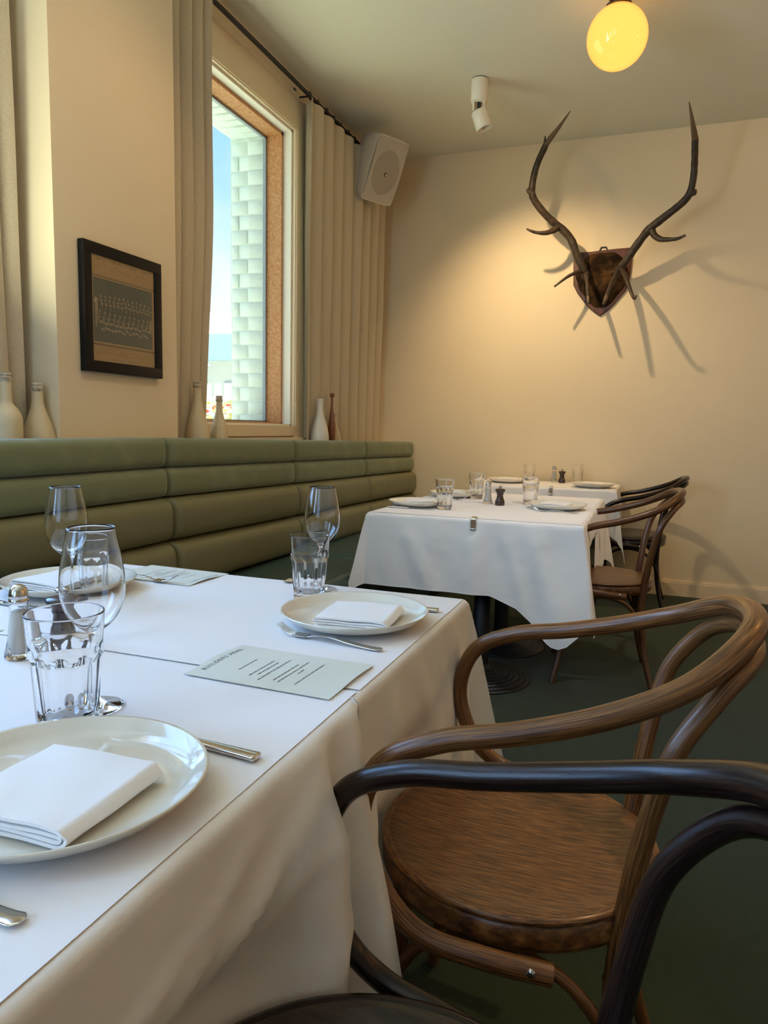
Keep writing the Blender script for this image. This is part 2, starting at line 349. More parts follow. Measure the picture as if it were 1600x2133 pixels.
# ------------------------------------------------------------------ outside
M['paving'] = bump(mat('pale_paving', (.58, .60, .44), .8), 5, .3, .01)
struct('ground', MB().box(-40, OX, -30, 50, -.35, -.3), M['paving'])
def outb(name, label, cat, loc, parts, kind=None):
    t = thing(name, label, cat, loc)
    for nm, bxs, m in parts:
        b = MB()
        for q in bxs: b.box(*q)
        b.build(nm, m, t)
    return t
M['o_wall'] = mat('grey_render', (.56, .58, .56), .8); M['o_blue'] = mat('pale_blue_panel', (.42, .60, .80), .6); M['o_pale'] = mat('pale_blue_roof_sheet', (.62, .78, .86), .6)
M['o_white'] = mat('white_fence_paint', (.9, .9, .88), .6); M['o_dark'] = mat('grey_window_band', (.33, .38, .42), .4)
bd = thing('shopfront_building', 'pale blue-grey building seen through the window above the flowers', 'building', (-9.5, 15.5, -.3))
MB().box(-3.5, 3.5, -.1, 5, 0, 3.0).build('wall', M['o_wall'], bd)
MB().box(-3.55, 3.55, -.3, 5, 3.0, 3.62).build('fascia', M['o_blue'], bd)
P_ = []
rf = MB()
rf.add([(-3.7, -.35, 3.62), (3.7, -.35, 3.62), (3.7, 3, 4.35), (-3.7, 3, 4.75), (-3.7, 3, 3.62), (3.7, 3, 3.62)], [(0, 1, 2, 3), (0, 3, 4), (1, 5, 2), (2, 5, 4, 3), (0, 4, 5, 1)], None, False)
rf.build('roof', M['o_pale'], bd)
for k in range(5): MB().box(-3.0 + k * 1.3, -2.2 + k * 1.3, -.14, -.09, .9, 2.5).build('window', M['o_dark'], bd)
for k in range(2): MB().tube([(-2.6 + k * 2.4, -.35, 2.0), (-.6 + k * 2.4, -.45, 2.9)], .035, 6).build('stay', M['o_white'], bd)
fe = thing('picket_fence', 'white picket fence behind the red flowers outside the window', 'fence', (-6.1, 9.2, -.3))
MB().box(-2.2, 2.2, -.02, .02, 1.80, 1.86).box(-2.2, 2.2, -.02, .02, 1.2, 1.26).build('rail', M['o_white'], fe)
pk = None
for k in range(26):
    if pk is None: pk = MB().box(-.055, .055, -.045, -.02, .2, 2.05).build('picket', M['o_white'], fe); o = pk
    else: o = bpy.data.objects.new('picket', pk.data); link(o, fe)
    o.location = (-2.1 + k * .168, 0, 0)
M['leafg'] = mat('yellow_green_leaf', (.62, .66, .30), .6); M['leafr'] = mat('red_flower', (.80, .10, .07), .6); M['leafo'] = mat('orange_flower', (.85, .32, .12), .6)
bs = thing('flowering_bush', 'bush with red and orange blooms outside the window', 'bush', (-5.0, 7.55, -.3))
for nm, m, cnt, sz, sd in (('foliage', M['leafg'], 2600, .06, 1), ('red_blooms', M['leafr'], 330, .075, 2), ('orange_blooms', M['leafo'], 200, .07, 3)):
    random.seed(sd); b = MB()
    for k in range(cnt):
        a = random.uniform(0, 2 * PI); rr = random.uniform(.3, 1) ** .5; c = Vector((1.7 * rr * math.cos(a), .5 * rr * math.sin(a), random.uniform(.4, 1.72)))
        R_ = Matrix.Rotation(random.uniform(0, 6.28), 3, 'Z') @ Matrix.Rotation(random.uniform(-1.2, 1.2), 3, 'X')
        q = [R_ @ Vector(p) * sz * random.uniform(.6, 1.2) + c for p in ((-1, 0, 0), (0, -.5, .15), (1, 0, 0), (0, .5, .15))]
        b.add(q, [(0, 1, 2, 3)], None, True)
    o = b.build(nm, m, bs); o['kind'] = 'stuff'
MB().tube([(0, 0, 0), (.05, 0, .6), (.02, .05, 1.1)], [.05, .04, .02], 8).build('stem', M['sash'], bs)

# ------------------------------------------------------------------ banquette
bq = thing('banquette', 'long green padded banquette against the window wall', 'banquette', (-1.75, 2.9, 0))
joints = [-.9, .18, 1.26, 2.345, 3.42, 4.43, 5.445]
def drop(y): return -.0155 * max(y - 2.34, 0)
rows = [(.978, 1.095, -1.835, .075, 'velvet'), (.861, .978, -1.835, .078, 'velvet'), (.687, .861, -1.835, .105, 'hide'), (.49, .687, -1.835, .120, 'hide')]
for ji, (y0, y1) in enumerate(zip(joints, joints[1:])):
    for (z0, z1, xb, dep, mt) in rows:
        NY = 40; NA = 16; P = []
        ys = [y0 + .0015 + (y1 - y0 - .003) * (.5 - .5 * math.cos(PI * i / NY)) for i in range(NY + 1)]
        for y in ys:
            d = min(y - y0, y1 - y); e = 1 - (1 - min(d / .028, 1)) ** 2; e = math.sqrt(max(e, 0)); row = []
            wv = .0025 * noise.noise(Vector((y * 9, z0 * 20, 0))) + .0012 * noise.noise(Vector((y * 30, z0 * 20, 3)))
            zc = (z0 + z1) / 2 + drop(y); hz = (z1 - z0) / 2 - .0008
            for k in range(NA + 1):
                th = -PI / 2 + PI * k / NA; c, s_ = math.cos(th), math.sin(th)
                xx = dep * (abs(c) ** .42) * (.45 + .55 * e) + wv * c; zz = hz * (1 if s_ > 0 else -1) * abs(s_) ** .62 * (.93 + .07 * e)
                row.append((xb + xx - bq.location.x, y - bq.location.y, zc + zz))
            top = row[-1]; bot = row[0]
            if z1 > 1.09: row.append((-1.925 - bq.location.x, y - bq.location.y, zc + hz - .004))
            P.append(row)
        m = MB().grid(P, flip=True)
        m.add(P[0], [tuple(range(len(P[0])))]); m.add(P[-1], [tuple(range(len(P[-1])))[::-1]])
        m.build('backrest_roll', M[mt], bq)
MB().box(-.175, -.084, -3.75, 2.54, 0, 1.03).build('back_board', M['black'], bq)
for ji, (y0, y1) in enumerate(zip(joints, joints[1:])):
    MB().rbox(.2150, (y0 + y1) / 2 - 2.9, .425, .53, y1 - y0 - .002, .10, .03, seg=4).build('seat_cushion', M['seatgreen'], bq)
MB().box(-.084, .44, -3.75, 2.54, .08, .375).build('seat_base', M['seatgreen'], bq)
MB().box(-.084, .40, -3.75, 2.54, 0, .08).build('plinth', M['black'], bq)

# ------------------------------------------------------------------ curtains
def curtain(name, label, y0t, y1t, y0b, y1b, x, ztop, zbot, nf, amp, seed, midpull=None, n=None, rings=0):
    t = thing(name, label, 'curtain', (x, (y0b + y1b) / 2, zbot)); random.seed(seed)
    NS = nf * 14; NZ = 46; ph = [random.uniform(-.35, .35) for _ in range(nf + 2)]; am = [random.uniform(.7, 1.25) for _ in range(nf + 2)]; P = []
    for i in range(NZ + 1):
        v = i / NZ; row = []
        for k in range(NS + 1):
            u = k / NS; q = u * nf; f_ = int(min(q, nf - 1e-6)); fr = q - f_
            ya = lerp(y0b, y0t, v); yb = lerp(y1b, y1t, v)
            if midpull: ya += midpull[0] * math.sin(PI * v) ** 2; yb += midpull[1] * math.sin(PI * v) ** 2
            uu = u + (.22 / nf) * math.sin(2 * PI * q) + .25 / nf * ph[f_] * math.sin(PI * fr) * (1 - v)
            a_ = lerp(am[f_], am[f_ + 1], fr) * amp * lerp(.72, 1.0, v)
            xx = -.042 * (1 - v) + a_ * math.cos(2 * PI * q + ph[f_] * (1 - v) * math.sin(PI * fr)) + .006 * noise.noise(Vector((u * 6, v * 3, seed)))
            yy_ = lerp(ya, yb, uu) + .012 * noise.noise(Vector((u * 4, v * 2.5, seed + 9))) * (1 - v)
            row.append((xx, yy_ - t.location.y, lerp(zbot, ztop, v) - zbot))
        P.append(row)
    MB().grid(P).build('cloth_panel', M['curtain'], t)
    rm = None
    for k in range(rings):
        yy_ = lerp(y0t, y1t, (k + .5) / rings) - t.location.y
        if rm is None:
            a = [(.0, .022 * math.sin(q * PI / 8), .022 * math.cos(q * PI / 8)) for q in range(17)]
            o = MB().tube(a, .0032, 6, False).build('curtain_ring', M['black'], t); rm = o.data
        else: o = bpy.data.objects.new('curtain_ring', rm); link(o, t)
        o.location = (0, yy_, 3.085 - zbot); o.rotation_euler = (0, 0, .25 * math.sin(k * 2.1))
    return t
curtain('curtain', 'full oatmeal linen curtain drawn back to the corner beside the speaker', 3.99, 5.25, 4.06, 5.32, -2.01, 3.055, 1.022, 8, .040, 4, rings=11)
curtain('curtain', 'oatmeal linen curtain gathered between the framed photograph and the window', 2.655, 3.00, 2.70, 2.985, -2.01, 3.055, 1.022, 4, .028, 8, midpull=(.01, .03), rings=4)
curtain('curtain', 'oatmeal linen curtain at the far left behind two cream bottles', 1.25, 1.875, 1.55, 1.93, -2.02, 3.055, 1.022, 5, .03, 12, rings=5)
rd = thing('curtain_rod', 'long black metal curtain rod below the ceiling', 'curtain rod', (-2.01, 3.9, 3.085))
MB().tube([(0, -1.27, 0), (0, 1.42, 0)], .0125, 12).build('pole', M['black'], rd)
for y in (.12, 1.30, -1.15):
    MB().tube([(-.09, y, .0), (-.06, y, -.012), (0, y, -.014)], .006, 8).rbox(-.086, y, 0, .006, .03, .085, .002).build('bracket', M['black'], rd)
MB().lathe([(0, -.02), (.016, -.014), (.02, 0), (.016, .014), (0, .02)], 14, Matrix.Translation((0, 1.435, 0)) @ Matrix.Rotation(PI / 2, 4, 'X')).build('finial', M['black'], rd)
rd2 = thing('curtain_rod', 'short black curtain rod of the left alcove, mostly out of view', 'curtain rod', (-2.02, 1.2, 3.085))
MB().tube([(0, -.8, 0), (0, .75, 0)], .0125, 12).build('pole', M['black'], rd2)

# ------------------------------------------------------------------ bottles on the ledge
def bottle(name, label, loc, prof, m, capz, mcap=None, n=36):
    t = thing(name, label, 'bottle', loc)
    pr = cr([(r, 0, z) for r, z in prof], 5); pr = [(max(p.x, .0005), p.z) for p in pr]
    MB().lathe([(.0005, 0)] + [(prof[0][0] * .9, 0)] + pr + [(prof[-1][0] * .65, prof[-1][1]), (prof[-1][0] * .6, prof[-1][1] - .03)], n).build('body', m, t)
    r0 = interp([(z, r) for r, z in prof], capz)
    MB().lathe([(r0 * .98, capz - .016), (r0 * 1.16, capz - .012), (r0 * 1.18, capz - .004), (r0 * 1.06, capz)], n).lathe([(r0 * 1.0, capz + .002), (r0 * 1.12, capz + .006), (r0 * 1.1, capz + .012), (r0 * .9, capz + .0135)], n).build('lip', mcap or M['cap'], t)
    return t
round_ = [(.054, .006), (.057, .03), (.056, .07), (.045, .12), (.030, .165), (.0205, .20), (.0185, .235), (.018, .265)]
bottle('bottle', 'round-shouldered cream bottle nearest the framed photograph', (-1.985, 1.925, 1.02), [(r * .98, z * .94) for r, z in round_], M['bottle'], .245)
bottle('bottle', 'straight-sided cream bottle with square shoulders at the left edge', (-1.985, 1.795, 1.02), [(.044, .005), (.048, .02), (.048, .11), (.047, .14), (.036, .165), (.021, .185), (.0185, .21), (.0175, .275)], M['bottle'], .27)
bottle('bottle', 'tall cream bottle standing against the gathered middle curtain', (-1.985, 2.855, 1.02), [(r * .96, z * 1.19) for r, z in round_], M['bottle'], .312)
bottle('bottle', 'small slim cream bottle at the lower left corner of the window', (-1.985, 3.035, 1.02), [(r * .80, z * .98) for r, z in round_], M['bottle'], .255)
bottle('bottle', 'glossy white bottle below the right side of the window', (-1.985, 4.175, 1.02), [(r * 1.02, z * 1.12) for r, z in round_], M['bottlew'], .292, M['bottlew'])
bottle('bottle', 'low cream bottle half hidden by the corner curtain', (-1.995, 4.41, 1.02), [(r * .9, z * .8) for r, z in round_], M['bottle'], .208)
pn = thing('turned_club', 'slim red-brown turned wooden club with a ball top', 'ornament', (-1.972, 4.33, 1.02))
pr = cr([(.012, 0, 0), (.021, 0, .03), (.026, 0, .10), (.024, 0, .15), (.014, 0, .21), (.0075, 0, .27), (.0075, 0, .318)], 5)
MB().lathe([(.0005, 0)] + [(p.x, p.z) for p in pr], 20).build('shaft', M['pin'], pn)
MB().lathe([(.0005, .318)] + [(.0165 * math.sin(a * PI / 10), .334 - .0165 * math.cos(a * PI / 10)) for a in range(1, 10)] + [(.0005, .3505)], 18).build('ball', M['pin'], pn)

# ------------------------------------------------------------------ framed team photograph
fr = thing('framed_photograph', 'black framed sepia team photograph on the cream column', 'picture', (-1.93, 2.285, 1.56))
fw_, fh_ = .215, .228
Pf = MB()
for (cy, cz, sy, sz) in ((0, fh_ - .02, 2 * fw_, .04), (0, -fh_ + .02, 2 * fw_, .04), (fw_ - .02, 0, .04, 2 * fh_ - .08), (-fw_ + .02, 0, .04, 2 * fh_ - .08)):
    Pf.rbox(.013, cy, cz, .026, sy, sz, .0015)
Pf.build('frame_moulding', M['frame'], fr)
NXp, NZp = 150, 170; rng = random.Random(5); img = np.zeros((NZp, NXp, 3)); img[:] = (.50, .27, .11)
img *= (1 + .05 * np.random.RandomState(1).randn(NZp, NXp, 1))
def rect(u0, u1, v0, v1, c): img[int(v0 * NZp):int(v1 * NZp), int(u0 * NXp):int(u1 * NXp)] = c
rect(.0, 1, .80, .815, (.20, .105, .04)); rect(0, 1, .155, .175, (.20, .105, .04)); rect(0, 1, .825, .832, (.42, .25, .12)); rect(0, 1, .14, .146, (.42, .25, .12))
ph0, ph1 = .19, .79
for j in range(int(ph0 * NZp), int(ph1 * NZp)):
    v = (j / NZp - ph0) / (ph1 - ph0)
    for i in range(int(.035 * NXp), int(.965 * NXp)):
        u = i / NXp; edge = min(u - .035, .965 - u, .25) / .25
        img[j, i] = np.array((.085, .078, .06)) * (.75 + .35 * v + .25 * (1 - edge)) if v > .3 else np.array((.10, .09, .068)) * (1.1 - .3 * v)
def blob(u, v, ru, rv_, c):
    for j in range(int((v - rv_) * NZp), int((v + rv_) * NZp) + 1):
        for i in range(int((u - ru) * NXp), int((u + ru) * NXp) + 1):
            if 0 <= j < NZp and 0 <= i < NXp and ((i / NXp - u) / ru) ** 2 + ((j / NZp - v) / rv_) ** 2 <= 1: img[j, i] = c
skin = (.40, .27, .15)
for row, (v, n_, u0, u1, arc) in enumerate(((.635, 12, .14, .90, .02), (.595, 15, .09, .93, .015), (.555, 13, .16, .90, .01))):
    for k in range(n_):
        u = lerp(u0, u1, k / (n_ - 1)); vv = v - arc * abs(2 * k / (n_ - 1) - 1) + rng.uniform(-.006, .006)
        blob(u, vv, .011, .013, skin); blob(u, vv - .036, .005, .02, (.30, .21, .13)); blob(u + .018, vv - .045, .010, .022, (.045, .04, .03))
for k in range(11):
    u = lerp(.12, .88, k / 10); v = .47 + rng.uniform(-.01, .01); blob(u, v, .010, .013, skin); blob(u, v - .03, .007, .018, (.26, .17, .1))
    blob(u + .02, v - .10, .028, .014, (.36, .25, .15)); blob(u - .02, v - .07, .007, .04, (.42, .30, .18))
    blob(u + .025, v - .055, .02, .004, (.36, .25, .15))
for k in range(14):
    u = lerp(.15, .84, k / 13); v = .315 + rng.uniform(-.014, .014); blob(u, v, .012, .011, (.44, .32, .2)); blob(u + .025, v - .006, .024, .007, (.42, .30, .18))
blob(.075, .50, .02, .07, (.42, .27, .16)); blob(.07, .40, .014, .08, (.34, .23, .14)); blob(.93, .42, .018, .08, (.40, .26, .15)); blob(.065, .57, .02, .028, (.5, .36, .24))
for (v, dens, th, u0, u1) in ((.965, .75, .013, .06, .90), (.925, .45, .006, .03, .95), (.905, .4, .006, .08, .95), (.880, .4, .006, .2, .95), (.855, .25, .006, .5, .95), (.115, .5, .006, .03, .95), (.097, .5, .006, .05, .95), (.078, .4, .006, .08, .9), (.030, .9, .011, .30, .46), (.030, .9, .011, .55, .76)):
    i = int(u0 * NXp)
    while i < u1 * NXp:
        L_ = rng.randint(1, 5)
        if rng.random() < dens:
            j = int(v * NZp); hh = max(1, int(th * NZp)); sub = img[j - hh // 2:j - hh // 2 + hh, i:i + L_]; sub[:] = sub * .5
        i += L_ + 1
iw, ih = fw_ - .039, fh_ - .039
me = bpy.data.meshes.new('print'); vs = [(.018, lerp(-iw, iw, i / NXp), lerp(-ih, ih, j / NZp)) for j in range(NZp + 1) for i in range(NXp + 1)]
fs = [(j * (NXp + 1) + i, j * (NXp + 1) + i + 1, (j + 1) * (NXp + 1) + i + 1, (j + 1) * (NXp + 1) + i) for j in range(NZp) for i in range(NXp)]
me.from_pydata(vs, [], fs); ca = me.color_attributes.new('Col', 'FLOAT_COLOR', 'CORNER')
cols = np.ones((NZp * NXp, 4, 4), dtype=np.float32); cols[:, :, :3] = np.clip(img.reshape(-1, 1, 3), 0, 1); ca.data.foreach_set('color', cols.ravel())
mp_ = mat('sepia_print', (.3, .2, .1), .55); N_, L_, b_ = nodes(mp_); at_ = N_.new('ShaderNodeVertexColor'); at_.layer_name = 'Col'; L_.new(at_.outputs[0], b_.inputs['Base Color'])
me.materials.append(mp_); link(bpy.data.objects.new('print', me), fr)
MB().box(.0, .017, -fw_ + .01, fw_ - .01, -fh_ + .01, fh_ - .01).build('mount_board', M['mat_board'], fr)
MB().box(.0198, .0208, -iw, iw, -ih, ih).build('glazing', M['pane'], fr)

# ------------------------------------------------------------------ speaker, spot, globe
Ms = Matrix.Translation((0, 0, 0))
spk = thing('wall_speaker', 'white loudspeaker tilted down in the ceiling corner above the curtain', 'speaker', (-1.89, 4.83, 2.928), 0)
Rm = Matrix.Rotation(math.radians(63), 4, 'Z') @ Matrix.Rotation(math.radians(26), 4, 'X') @ Matrix.Scale(1.06, 4)
# local: front faces -Y, height along Z
def spk_rows():
    rows_ = []
    for (yf, sx, sz) in ((.125, .075, .155), (.10, .098, .178), (.0, .125, .192), (-.085, .136, .198), (-.097, .134, .196)):
        ring = []
        for a in range(40):
            t = 2 * PI * a / 40; c, s_ = math.cos(t), math.sin(t); p = 16 if yf < 0 else 7
            rr = (abs(c) ** p + abs(s_) ** p) ** (-1 / p); ring.append(Rm @ Vector((sx * c * rr, yf, sz * s_ * rr)))
        rows_.append(ring)
    return rows_
R_ = spk_rows(); m = MB().grid(R_, closed_v=True); m.add(R_[0], [tuple(range(40))], None, False); m.add(R_[-1], [tuple(range(40))[::-1]], None, False); m.build('cabinet', M['speaker'], spk)
def plate_grid(sx, sz, y, bow, p=16, n=10):
    rows_ = []
    for i in range(n + 1):
        q = i / n; row = []
        for a in range(40):
            t = 2 * PI * a / 40; c, s_ = math.cos(t), math.sin(t); rr = (abs(c) ** p + abs(s_) ** p) ** (-1 / p) * max(q, .001)
            x, z = sx * c * rr, sz * s_ * rr; row.append(Rm @ Vector((x, y - bow * (1 - (z / sz) ** 2), z)))
        rows_.append(row)
    return rows_
MB().grid(plate_grid(.127, .189, -.098, .012), closed_v=True).build('grille', M['grille'], spk)
M['grille2'] = bump(mat('speaker_cone_shade', (.40, .35, .28), .7), 700, .8, .001)
rows_ = [[Rm @ Vector((.106 * q * math.cos(t), -.0990 - .0125 * (1 - ((.135 * q * math.sin(t) - .01) / .189) ** 2), -.01 + .135 * q * math.sin(t))) for t in [2 * PI * a / 36 for a in range(36)]] for q in (.001, .3, .6, .8, 1.0)]
MB().grid(rows_, closed_v=True).build('woofer_panel', M['grille2'], spk)
rows_ = [Rm @ Vector(p) for p in ((-.011, -.1135, -.032), (.011, -.1135, -.032), (.011, -.1135, -.010), (-.011, -.1135, -.010))]
MB().rbox(.0, -.113, -.02, .022, .003, .022, .001, M=Rm).build('badge', mat('badge_brown', (.09, .045, .03), .4), spk)
MB().rbox(.002, -.1152, -.021, .011, .002, .012, .0008, M=Rm).build('badge_mark', M['china'], spk)
for (x, z) in ((-.112, .172), (.112, .172), (-.112, -.172), (-.118, 0)):
    MB().lathe([(.0003, -.0015), (.004, -.001), (.0045, .001)], 10, Rm @ Matrix.Translation((x, -.1, z)) @ Matrix.Rotation(PI / 2, 4, 'X')).build('screw', M['sash'], spk)
MB().tube([Rm @ Vector((0, .12, 0)), Vector((-.17, .10, 0)), Vector((-.2, .30, 0)), Vector((-.2, .63, 0))], .014, 10).rbox(-.2, .634, 0, .06, .008, .10, .003).build('bracket', M['speaker'], spk)

sp = thing('ceiling_spotlight', 'small white adjustable spotlight on the ceiling aimed at the antlers', 'spotlight', (-1.075, 4.398, 3.2))
MB().lathe([(.0005, -.004), (.047, -.004), (.047, -.0005)], 28).build('shadow_gap_ring', M['black'], sp)
MB().lathe([(.0005, -.005), (.049, -.005), (.050, -.008), (.050, -.125), (.047, -.130), (.0005, -.130)], 32).build('driver_can', M['spot'], sp)
MB().rbox(-.028, 0, -.153, .012, .05, .05, .003).rbox(.034, 0, -.153, .010, .04, .05, .003).build('yoke', M['spot'], sp)
MB().tube([(0, 0, -.128), (0, 0, -.178)], .012, 10).build('pivot', M['black'], sp)
spot_target = Vector((-.66, 5.47, 1.45)); hp = Vector((-1.075, 4.398, 3.2 - .20))
d = (spot_target - hp).normalized(); rq = (-d).to_track_quat('Z', 'Y').to_matrix().to_4x4()
dd = Vector((.34, .12, -.93)).normalized(); rq2 = (-dd).to_track_quat('Z', 'Y').to_matrix().to_4x4()
HM = Matrix.Translation((0, 0, -.178)) @ rq2
MB().lathe([(.0005, 0), (.044, 0), (.047, -.003), (.050, -.105), (.047, -.107), (.043, -.10), (.042, -.05), (.0005, -.045)], 32, HM).build('lamp_head', M['spot'], sp)
def spotlight(name, loc, target, power, ang, blend, r, color):
    l = bpy.data.lights.new(name, 'SPOT'); l.energy = power; l.spot_size = math.radians(ang); l.spot_blend = blend; l.shadow_soft_size = r; l.color = color
    o = bpy.data.objects.new(name, l); COL.objects.link(o); o.location = loc; o.rotation_euler = (Vector(loc) - Vector(target)).to_track_quat('Z', 'Y').to_euler(); return o
WARM = (1.0, .72, .40)
spotlight('spotlight_beam', tuple(Vector((-1.075, 4.398, 3.02)) + dd * .13), tuple(spot_target), 93, 104, 1.0, .022, WARM)

for (lx, ly), tg, lab, pw, ang, colr in (((-.55, 2.35), (-1.93, 2.25, 1.75), 'added white ceiling spotlight out of the picture aimed at the framed photograph', 21, 78, (1, .64, .32)),  # unseen spotlights added for the column, middle tables and chair seat
        ((.35, 2.55), (-.70, 3.75, .77), 'added white ceiling spotlight out of the picture aimed at the middle tables', 88, 48, (1, .88, .80)),  # added to brighten the middle tabletops
        ((.75, 2.05), (.03, 1.27, .47), 'added white ceiling spotlight out of the picture aimed at the brown chair seat', 75, 19, (1, .66, .36))):
    q = dup(sp, (lx, ly, 3.2), 0, lab)
    dq = (Vector(tg) - Vector((lx, ly, 3.0))).normalized()
    hd = [c for c in q.children if c.name.startswith('lamp_head')][0]; hd.data = hd.data.copy(); hd.data.transform(HM.inverted()); hd.data.transform(Matrix.Translation((0, 0, -.178)) @ (-dq).to_track_quat('Z', 'Y').to_matrix().to_4x4())
    spotlight('spotlight_beam', tuple(Vector((lx, ly, 3.022)) + dq * .13), tg, pw, ang, .8, .022, colr)

def globe(loc, label, r=.134):
    t = thing('globe_light', label, 'ceiling light', loc)
    MB().lathe([(.0005, -r)] + [(r * math.sin(a * PI / 24), -r * math.cos(a * PI / 24)) for a in range(1, 23)] , 40).build('opal_globe', M['globe'], t)
    MB().lathe([(.050, r * .90), (.062, r * .93), (.060, r * 1.0), (.03, r * 1.06), (.028, r * 1.16), (.018, r * 1.18), (.0005, r * 1.18)], 28).build('gallery', M['brass'], t)
    zc = 3.2 - loc[2]
    MB().lathe([(.012, r * 1.17), (.012, zc - .03), (.055, zc - .025), (.058, zc - .001), (.0005, zc - .001)], 24).build('stem', M['brass'], t)
    if GP <= 0: return t
    l = bpy.data.lights.new('added_globe_lamp', 'POINT'); l.energy = GP; l.color = (1.0, .50, .14); l.shadow_soft_size = .05  # point lamp hung only under the added, unseen globes
    o = bpy.data.objects.new('added_globe_lamp', l); COL.objects.link(o); o.parent = t; o.location = (0, 0, -r - .08)
    return t
GP = 0
globe((-.265, 3.75, 2.992), 'glowing round opal glass ceiling light', .1396)
for (x, y, nm_, GP) in ((1.9, 3.6, 'nearest the back wall', 20), (-.25, -.6, 'behind the camera', 4), (1.9, .6, 'right of the camera', 7), (3.6, 2.2, 'by the right wall', 14)): globe((x, y, 2.918), 'added opal ceiling light out of the picture, ' + nm_)  # unseen globes added as warm light for the room

# ------------------------------------------------------------------ mounted antlers
an = thing('mounted_antlers', 'large dark antlers on a mahogany shield on the back wall', 'antlers', (-.40, 5.47, 2.2))
def loc_(p): return Vector(p) - an.location
sh = [(-.205, .225), (-.09, .222), (0, .228), (.09, .232), (.195, .235), (.192, .10), (.185, 0), (.165, -.055), (.09, -.15), (.045, -.195), (0, -.225), (-.05, -.19), (-.10, -.145), (-.165, -.06), (-.195, -.005), (-.20, .1)]
def shield(scale, y0, y1, name, m, bev=.006):
    rings = []
    for yy_, k in ((y0, 1.0), (y1 + bev, 1.0), (y1, 1 - bev / .2)):
        rings.append([(x * scale * k, yy_, z * scale * k) for x, z in sh])
    b = MB().grid(rings, closed_v=True, smooth=False); b.add(rings[-1], [tuple(range(len(sh)))[::-1]], None, False); return b.build(name, m, an)
shield(1.0, 0, -.020, 'shield', M['plaque'])
# hide patch: lumpy dome over the shield
rows_ = []
for i in range(15):
    q = max(i / 14, .001); row = []
    for a in range(40):
        t = 2 * PI * a / 40; x = .176 * q * math.cos(t) * (1 + .05 * math.sin(3 * t) + .03 * math.sin(11 * t)) * (1 - .22 * max(0, -math.sin(t)) ** 2); z = .035 + .185 * q * math.sin(t) * (1 + .02 * math.sin(9 * t)) * (1 - .12 * math.cos(t * 2))
        if z > .205: z = .205
        h = .055 * (1 - q ** 2) ** .7 + .012 * (noise.noise(Vector((x * 28, z * 28, 1))) + .5) + .006 * noise.noise(Vector((x * 80, z * 80, 1)))
        row.append((x, -.020 - max(h, .001) * (1 if i < 14 else 0), z))
    rows_.append(row)
MB().grid(rows_, closed_v=True, flip=True).build('hide_patch', M['fur'], an)
MB().tube([(-.028, -.004, .225), (-.016, -.006, .25), (.016, -.006, .25), (.028, -.004, .225)], .005, 8).build('hanging_loop', M['black'], an)
def antler_branch(b, pts, r0, r1, n=12, knob=.12):
    P = cr([loc_(p) for p in pts], 7); m_ = len(P)
    rad = [lerp(r0, r1, (i / (m_ - 1)) ** 1.1) * (1 + knob * noise.noise(P[i] * 30)) for i in range(m_)]
    b.tube(P, rad, n)
LB = [(-.500, 5.40, 2.24), (-.515, 5.35, 2.27), (-.565, 5.31, 2.37), (-.606, 5.28, 2.469), (-.665, 5.25, 2.535), (-.717, 5.22, 2.573), (-.790, 5.17, 2.64), (-.846, 5.13, 2.71), (-.861, 5.10, 2.762), (-.848, 5.07, 2.84), (-.821, 5.04, 2.917), (-.759, 4.97, 3.007)]
RB = [(-.300, 5.40, 2.24), (-.279, 5.35, 2.27), (-.235, 5.31, 2.32), (-.192, 5.28, 2.378), (-.106, 5.22, 2.481), (-.04, 5.18, 2.525), (.034, 5.14, 2.57), (.095, 5.12, 2.615), (.132, 5.10, 2.661), (.146, 5.07, 2.74), (.146, 5.04, 2.819), (.138, 4.97, 2.935)]
